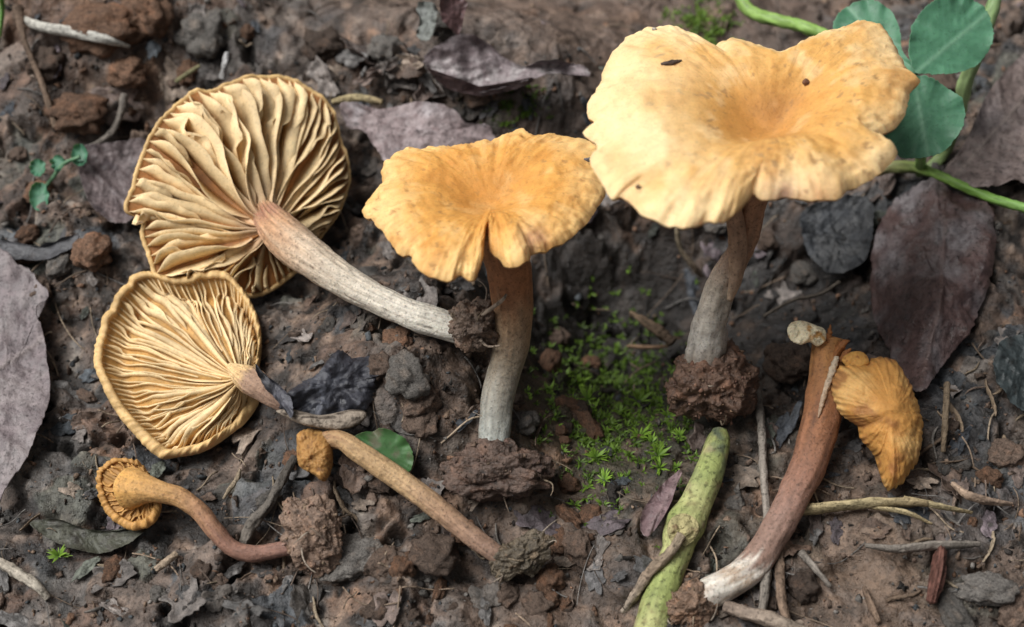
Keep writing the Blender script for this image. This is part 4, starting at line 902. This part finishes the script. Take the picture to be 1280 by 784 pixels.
SB = [(.085,.082,.082), (.11,.104,.1), (.065,.075,.085), (.14,.105,.09), (.13,.088,.066), (.2,.175,.16), (.04,.036,.034), (.09,.098,.08), (.21,.165,.13), (.115,.092,.1), (.07,.06,.052), (.05,.056,.066)]
SM = [scrap_mesh(k, rng, b) for k, b in enumerate(SB)]
DESC = ['slate grey', 'dull grey', 'bluish grey', 'mauve brown', 'brown', 'pale grey', 'blackish', 'grey-green', 'tan', 'purplish', 'dark brown', 'blue-black']
def in_regions(x, y):
    w = 1.0
    if y < 75 and 330 < x < 1020: w *= .08
    if 650 < x < 850 and 300 < y < 560: w *= .15
    if 1000 < x < 1160 and 680 < y: w *= .4
    if 460 < x < 700 and 440 < y < 784: w *= .45
    return w
k = 0
while k < 285:
    x, y = rng.uniform(-20, 1300), rng.uniform(-5, 795)
    if rng.random() > in_regions(x, y): continue
    m = int(rng.integers(12)); p = Gd(np.array(x), np.array(y), 0.); s = rng.uniform(8, 20)*PX(26) if k > 70 else rng.uniform(20, 36)*PX(26)
    o = bpy.data.objects.new('leaf_scrap', SM[m]); scene.collection.objects.link(o)
    o.location = (p+np.array([0, 0, .03+.04*rng.random()]))*S; o.rotation_euler = ground_frame(p, .22, rng); o.scale = (s, s*rng.uniform(.8, 1.2), s*rng.uniform(.7, 1.1))
    set_tags(o, f'{DESC[m]} scrap of rotted leaf pressed into the damp soil', 'leaf scrap', f'{DESC[m]} leaf scraps'); k += 1

for k in range(26):
    x, y = rng.normal(500, 45), rng.normal(100, 16); m = int(rng.choice([0, 1, 3, 5, 8, 9, 4])); p = Gd(np.array(x), np.array(y), 0.); s_ = rng.uniform(14, 30)*PX(27)
    o = bpy.data.objects.new('leaf_scrap', SM[m]); scene.collection.objects.link(o)
    o.location = (p+np.array([0, 0, rng.uniform(.05, .4)]))*S; o.rotation_euler = ground_frame(p, .6, rng); o.scale = (s_, s_*rng.uniform(.6, 1.1), s_*1.3)
    set_tags(o, f'tilted {DESC[m]} leaf scrap in the litter heap by the crumpled mauve leaf', 'leaf scrap', f'{DESC[m]} scraps in the litter heap')

# thin splinters lying about
rng = np.random.default_rng(17); SPL = []
for k in range(5):
    t = np.linspace(-.5, .5, 14); P = np.stack([t, .08*np.sin(t*4+k), .03*np.cos(t*5)], 1)
    V, F, tt, aa = tube_geo(P, .07*(.4+.6*np.cos(t*2.6))*rng.uniform(.8, 1.4), 10, .3, .2, 300+k, .5)
    b_ = np.array([(.24,.18,.125), (.16,.145,.13), (.3,.24,.17), (.12,.085,.06), (.2,.15,.12)][k])
    SPL.append(make_mesh('splinter', V*S, F, M_wood, b_*np.clip(1+.8*fbm3(V*np.array([3, 30, 30]), 3, k), .3, 1.7)[:, None]))
SPD = ['tan', 'grey', 'straw-coloured', 'dark brown', 'pale brown']
for k in range(64):
    x, y = (rng.uniform(1120, 1285), rng.uniform(430, 780)) if k < 30 else ((rng.uniform(0, 460), rng.uniform(580, 784)) if k < 48 else (rng.uniform(0, 1280), rng.uniform(60, 784)))
    p = Gd(np.array(x), np.array(y), 0.); m = int(rng.integers(5)); o = bpy.data.objects.new('splinter', SPL[m]); scene.collection.objects.link(o)
    L = rng.uniform(.25, .75); o.location = (p+np.array([0, 0, .06]))*S; o.rotation_euler = ground_frame(p, .2, rng); o.scale = (L, L*rng.uniform(.7, 1.6), L)
    set_tags(o, SPD[m]+' splinter of wood lying loose in the litter', 'splinter', SPD[m]+' loose splinters')

# ------------------------------------------------------------------ crumbs, fibres and specks nobody could count
rng = np.random.default_rng(21)
def scatter(n, smin, smax, seed, name, lab, sub=1, palette=None):
    rng = np.random.default_rng(seed); V0, F0 = ico(sub); nv = len(V0)
    x = rng.uniform(-30, 1310, n); y = rng.uniform(-30, 815, n)
    P = Gd(x, y, 0., Zf); s = smin*(smax/smin)**(rng.random(n)**2.2)
    dens = fbm2(P[:, 0]/1.2, P[:, 1]/1.2, 3, seed) > rng.uniform(-.6, .35, n); dens &= ~((y < 70) & (x > 330) & (x < 1020) & (rng.random(len(x)) < .85)); dens &= ~((x > 655) & (x < 880) & (y > 270) & (y < 470) & (rng.random(len(x)) < .8)); P = P[dens]; s = s[dens]; n = len(P)
    V = V0[None]*(1+.42*rng.normal(size=(n, nv, 1)))*(s[:, None, None]*rng.uniform(.35, 1.3, (n, 1, 3)))
    V = V+P[:, None]+np.array([0, 0, 1])*(s*.1)[:, None, None]
    pal = np.array(palette)[rng.integers(len(palette), size=n)]*rng.uniform(.5, 1.6, (n, 1))
    F = F0[None]+(np.arange(n)*nv)[:, None, None]
    o = mobj(name, V.reshape(-1, 3), F.reshape(-1, 3), M_crumb, np.repeat(pal, nv, 0)); set_tags(o, lab, 'soil', None, 'stuff')
PAL = [BROWN, BROWN*1.2, RED, GREY, HUM*1.5, BLUE, (.2, .14, .1)]
scatter(13000, .015, .07, 31, 'soil_grains', 'fine brown and grey soil grains strewn over the ground', 1, PAL)
scatter(500, .05, .13, 33, 'soil_lumplets', 'coarser brown soil lumps strewn over the ground', 2, PAL[:5])
Vs, Fs, Cs = [], [], []; off = 0
for k in range(300):
    x, y = rng.uniform(-10, 1290), rng.uniform(-5, 790); p = Gd(np.array(x), np.array(y), .06)
    a = rng.uniform(0, 6.28); L = rng.uniform(.2, 1.1); n = 9; t = np.linspace(-.5, .5, n); bend = rng.normal()*.3
    Q = np.stack([p[0]+L*(t*math.cos(a)-bend*t*t*math.sin(a)), p[1]+L*(t*math.sin(a)+bend*t*t*math.cos(a))], 1)
    z = lookup(Zs, Q[:, 0], Q[:, 1])+.05+.06*rng.random()+.05*np.sin(t*6+k)
    V, F, tt, aa = tube_geo(np.concatenate([Q, z[:, None]], 1), np.full(n, rng.uniform(.006, .018)), 5, .1, 0, k)
    Vs.append(V); Fs.append([f+off for f in F]); off += len(V); Cs.append(np.tile(np.array([(.2,.15,.11),(.28,.22,.16),(.1,.075,.06),(.16,.15,.14)][k % 4])*rng.uniform(.6, 1.3), (len(V), 1)))
o = mobj('root_fibres', np.concatenate(Vs), [np.concatenate([f[0] for f in Fs]), np.concatenate([f[1] for f in Fs])], M_wood, np.concatenate(Cs)); set_tags(o, 'fine brown root fibres and needles strewn over the soil', 'fibres', None, 'stuff')
# specks lying on the caps
from mathutils.bvhtree import BVHTree
def on_surface(o, px, py):                   # where the pixel's ray meets an object
    me = o.data; off = Vector(wloc(o)); bv = BVHTree.FromPolygons([v.co+off for v in me.vertices], [p.vertices[:] for p in me.polygons])
    hit = [bv.ray_cast(Vector(CAM*S), Vector(ray(x, y)).normalized())[0] for x, y in zip(px, py)]
    return np.array([h for h in hit if h is not None])/S
def speck(o, label, pts, r, col):
    P = on_surface(o, [p[0] for p in pts], [p[1] for p in pts])
    if len(P) < 2: return
    P = cat_rom(P-FWD*.01, 16); t = np.linspace(0, 1, 16)
    V, F, tt, aa = tube_geo(P, r*PX(22.)*(.35+.65*np.sin(np.pi*np.clip(t, .05, .95))), 10, .25, .1, int(pts[0][0]))
    set_tags(mobj('debris_speck', V, F, M_wood, np.array(col), None, P[0]), label, 'debris')
speck(cap1, 'dark bark fleck lying on the largest golden cap', [(826, 80), (838, 79), (852, 76)], 3.6, (.1, .07, .055))
speck(cap1, 'round brown speck on the far side of the largest cap', [(1003, 103), (1007, 103), (1011, 104)], 5, (.16, .08, .05))
speck(cap1, 'tiny pale crumb on the upper rim of the largest cap', [(815, 36), (818, 37), (821, 37)], 2.5, (.4, .36, .3))
speck(cap1, 'tiny dark dot on the drooping margin of the largest cap', [(795, 233), (798, 234), (801, 234)], 3, (.16, .1, .06))
speck(cap2, 'tiny grey sliver at the edge of the upright orange-gold cap', [(730, 199), (735, 200), (740, 199)], 3, (.14, .13, .14))
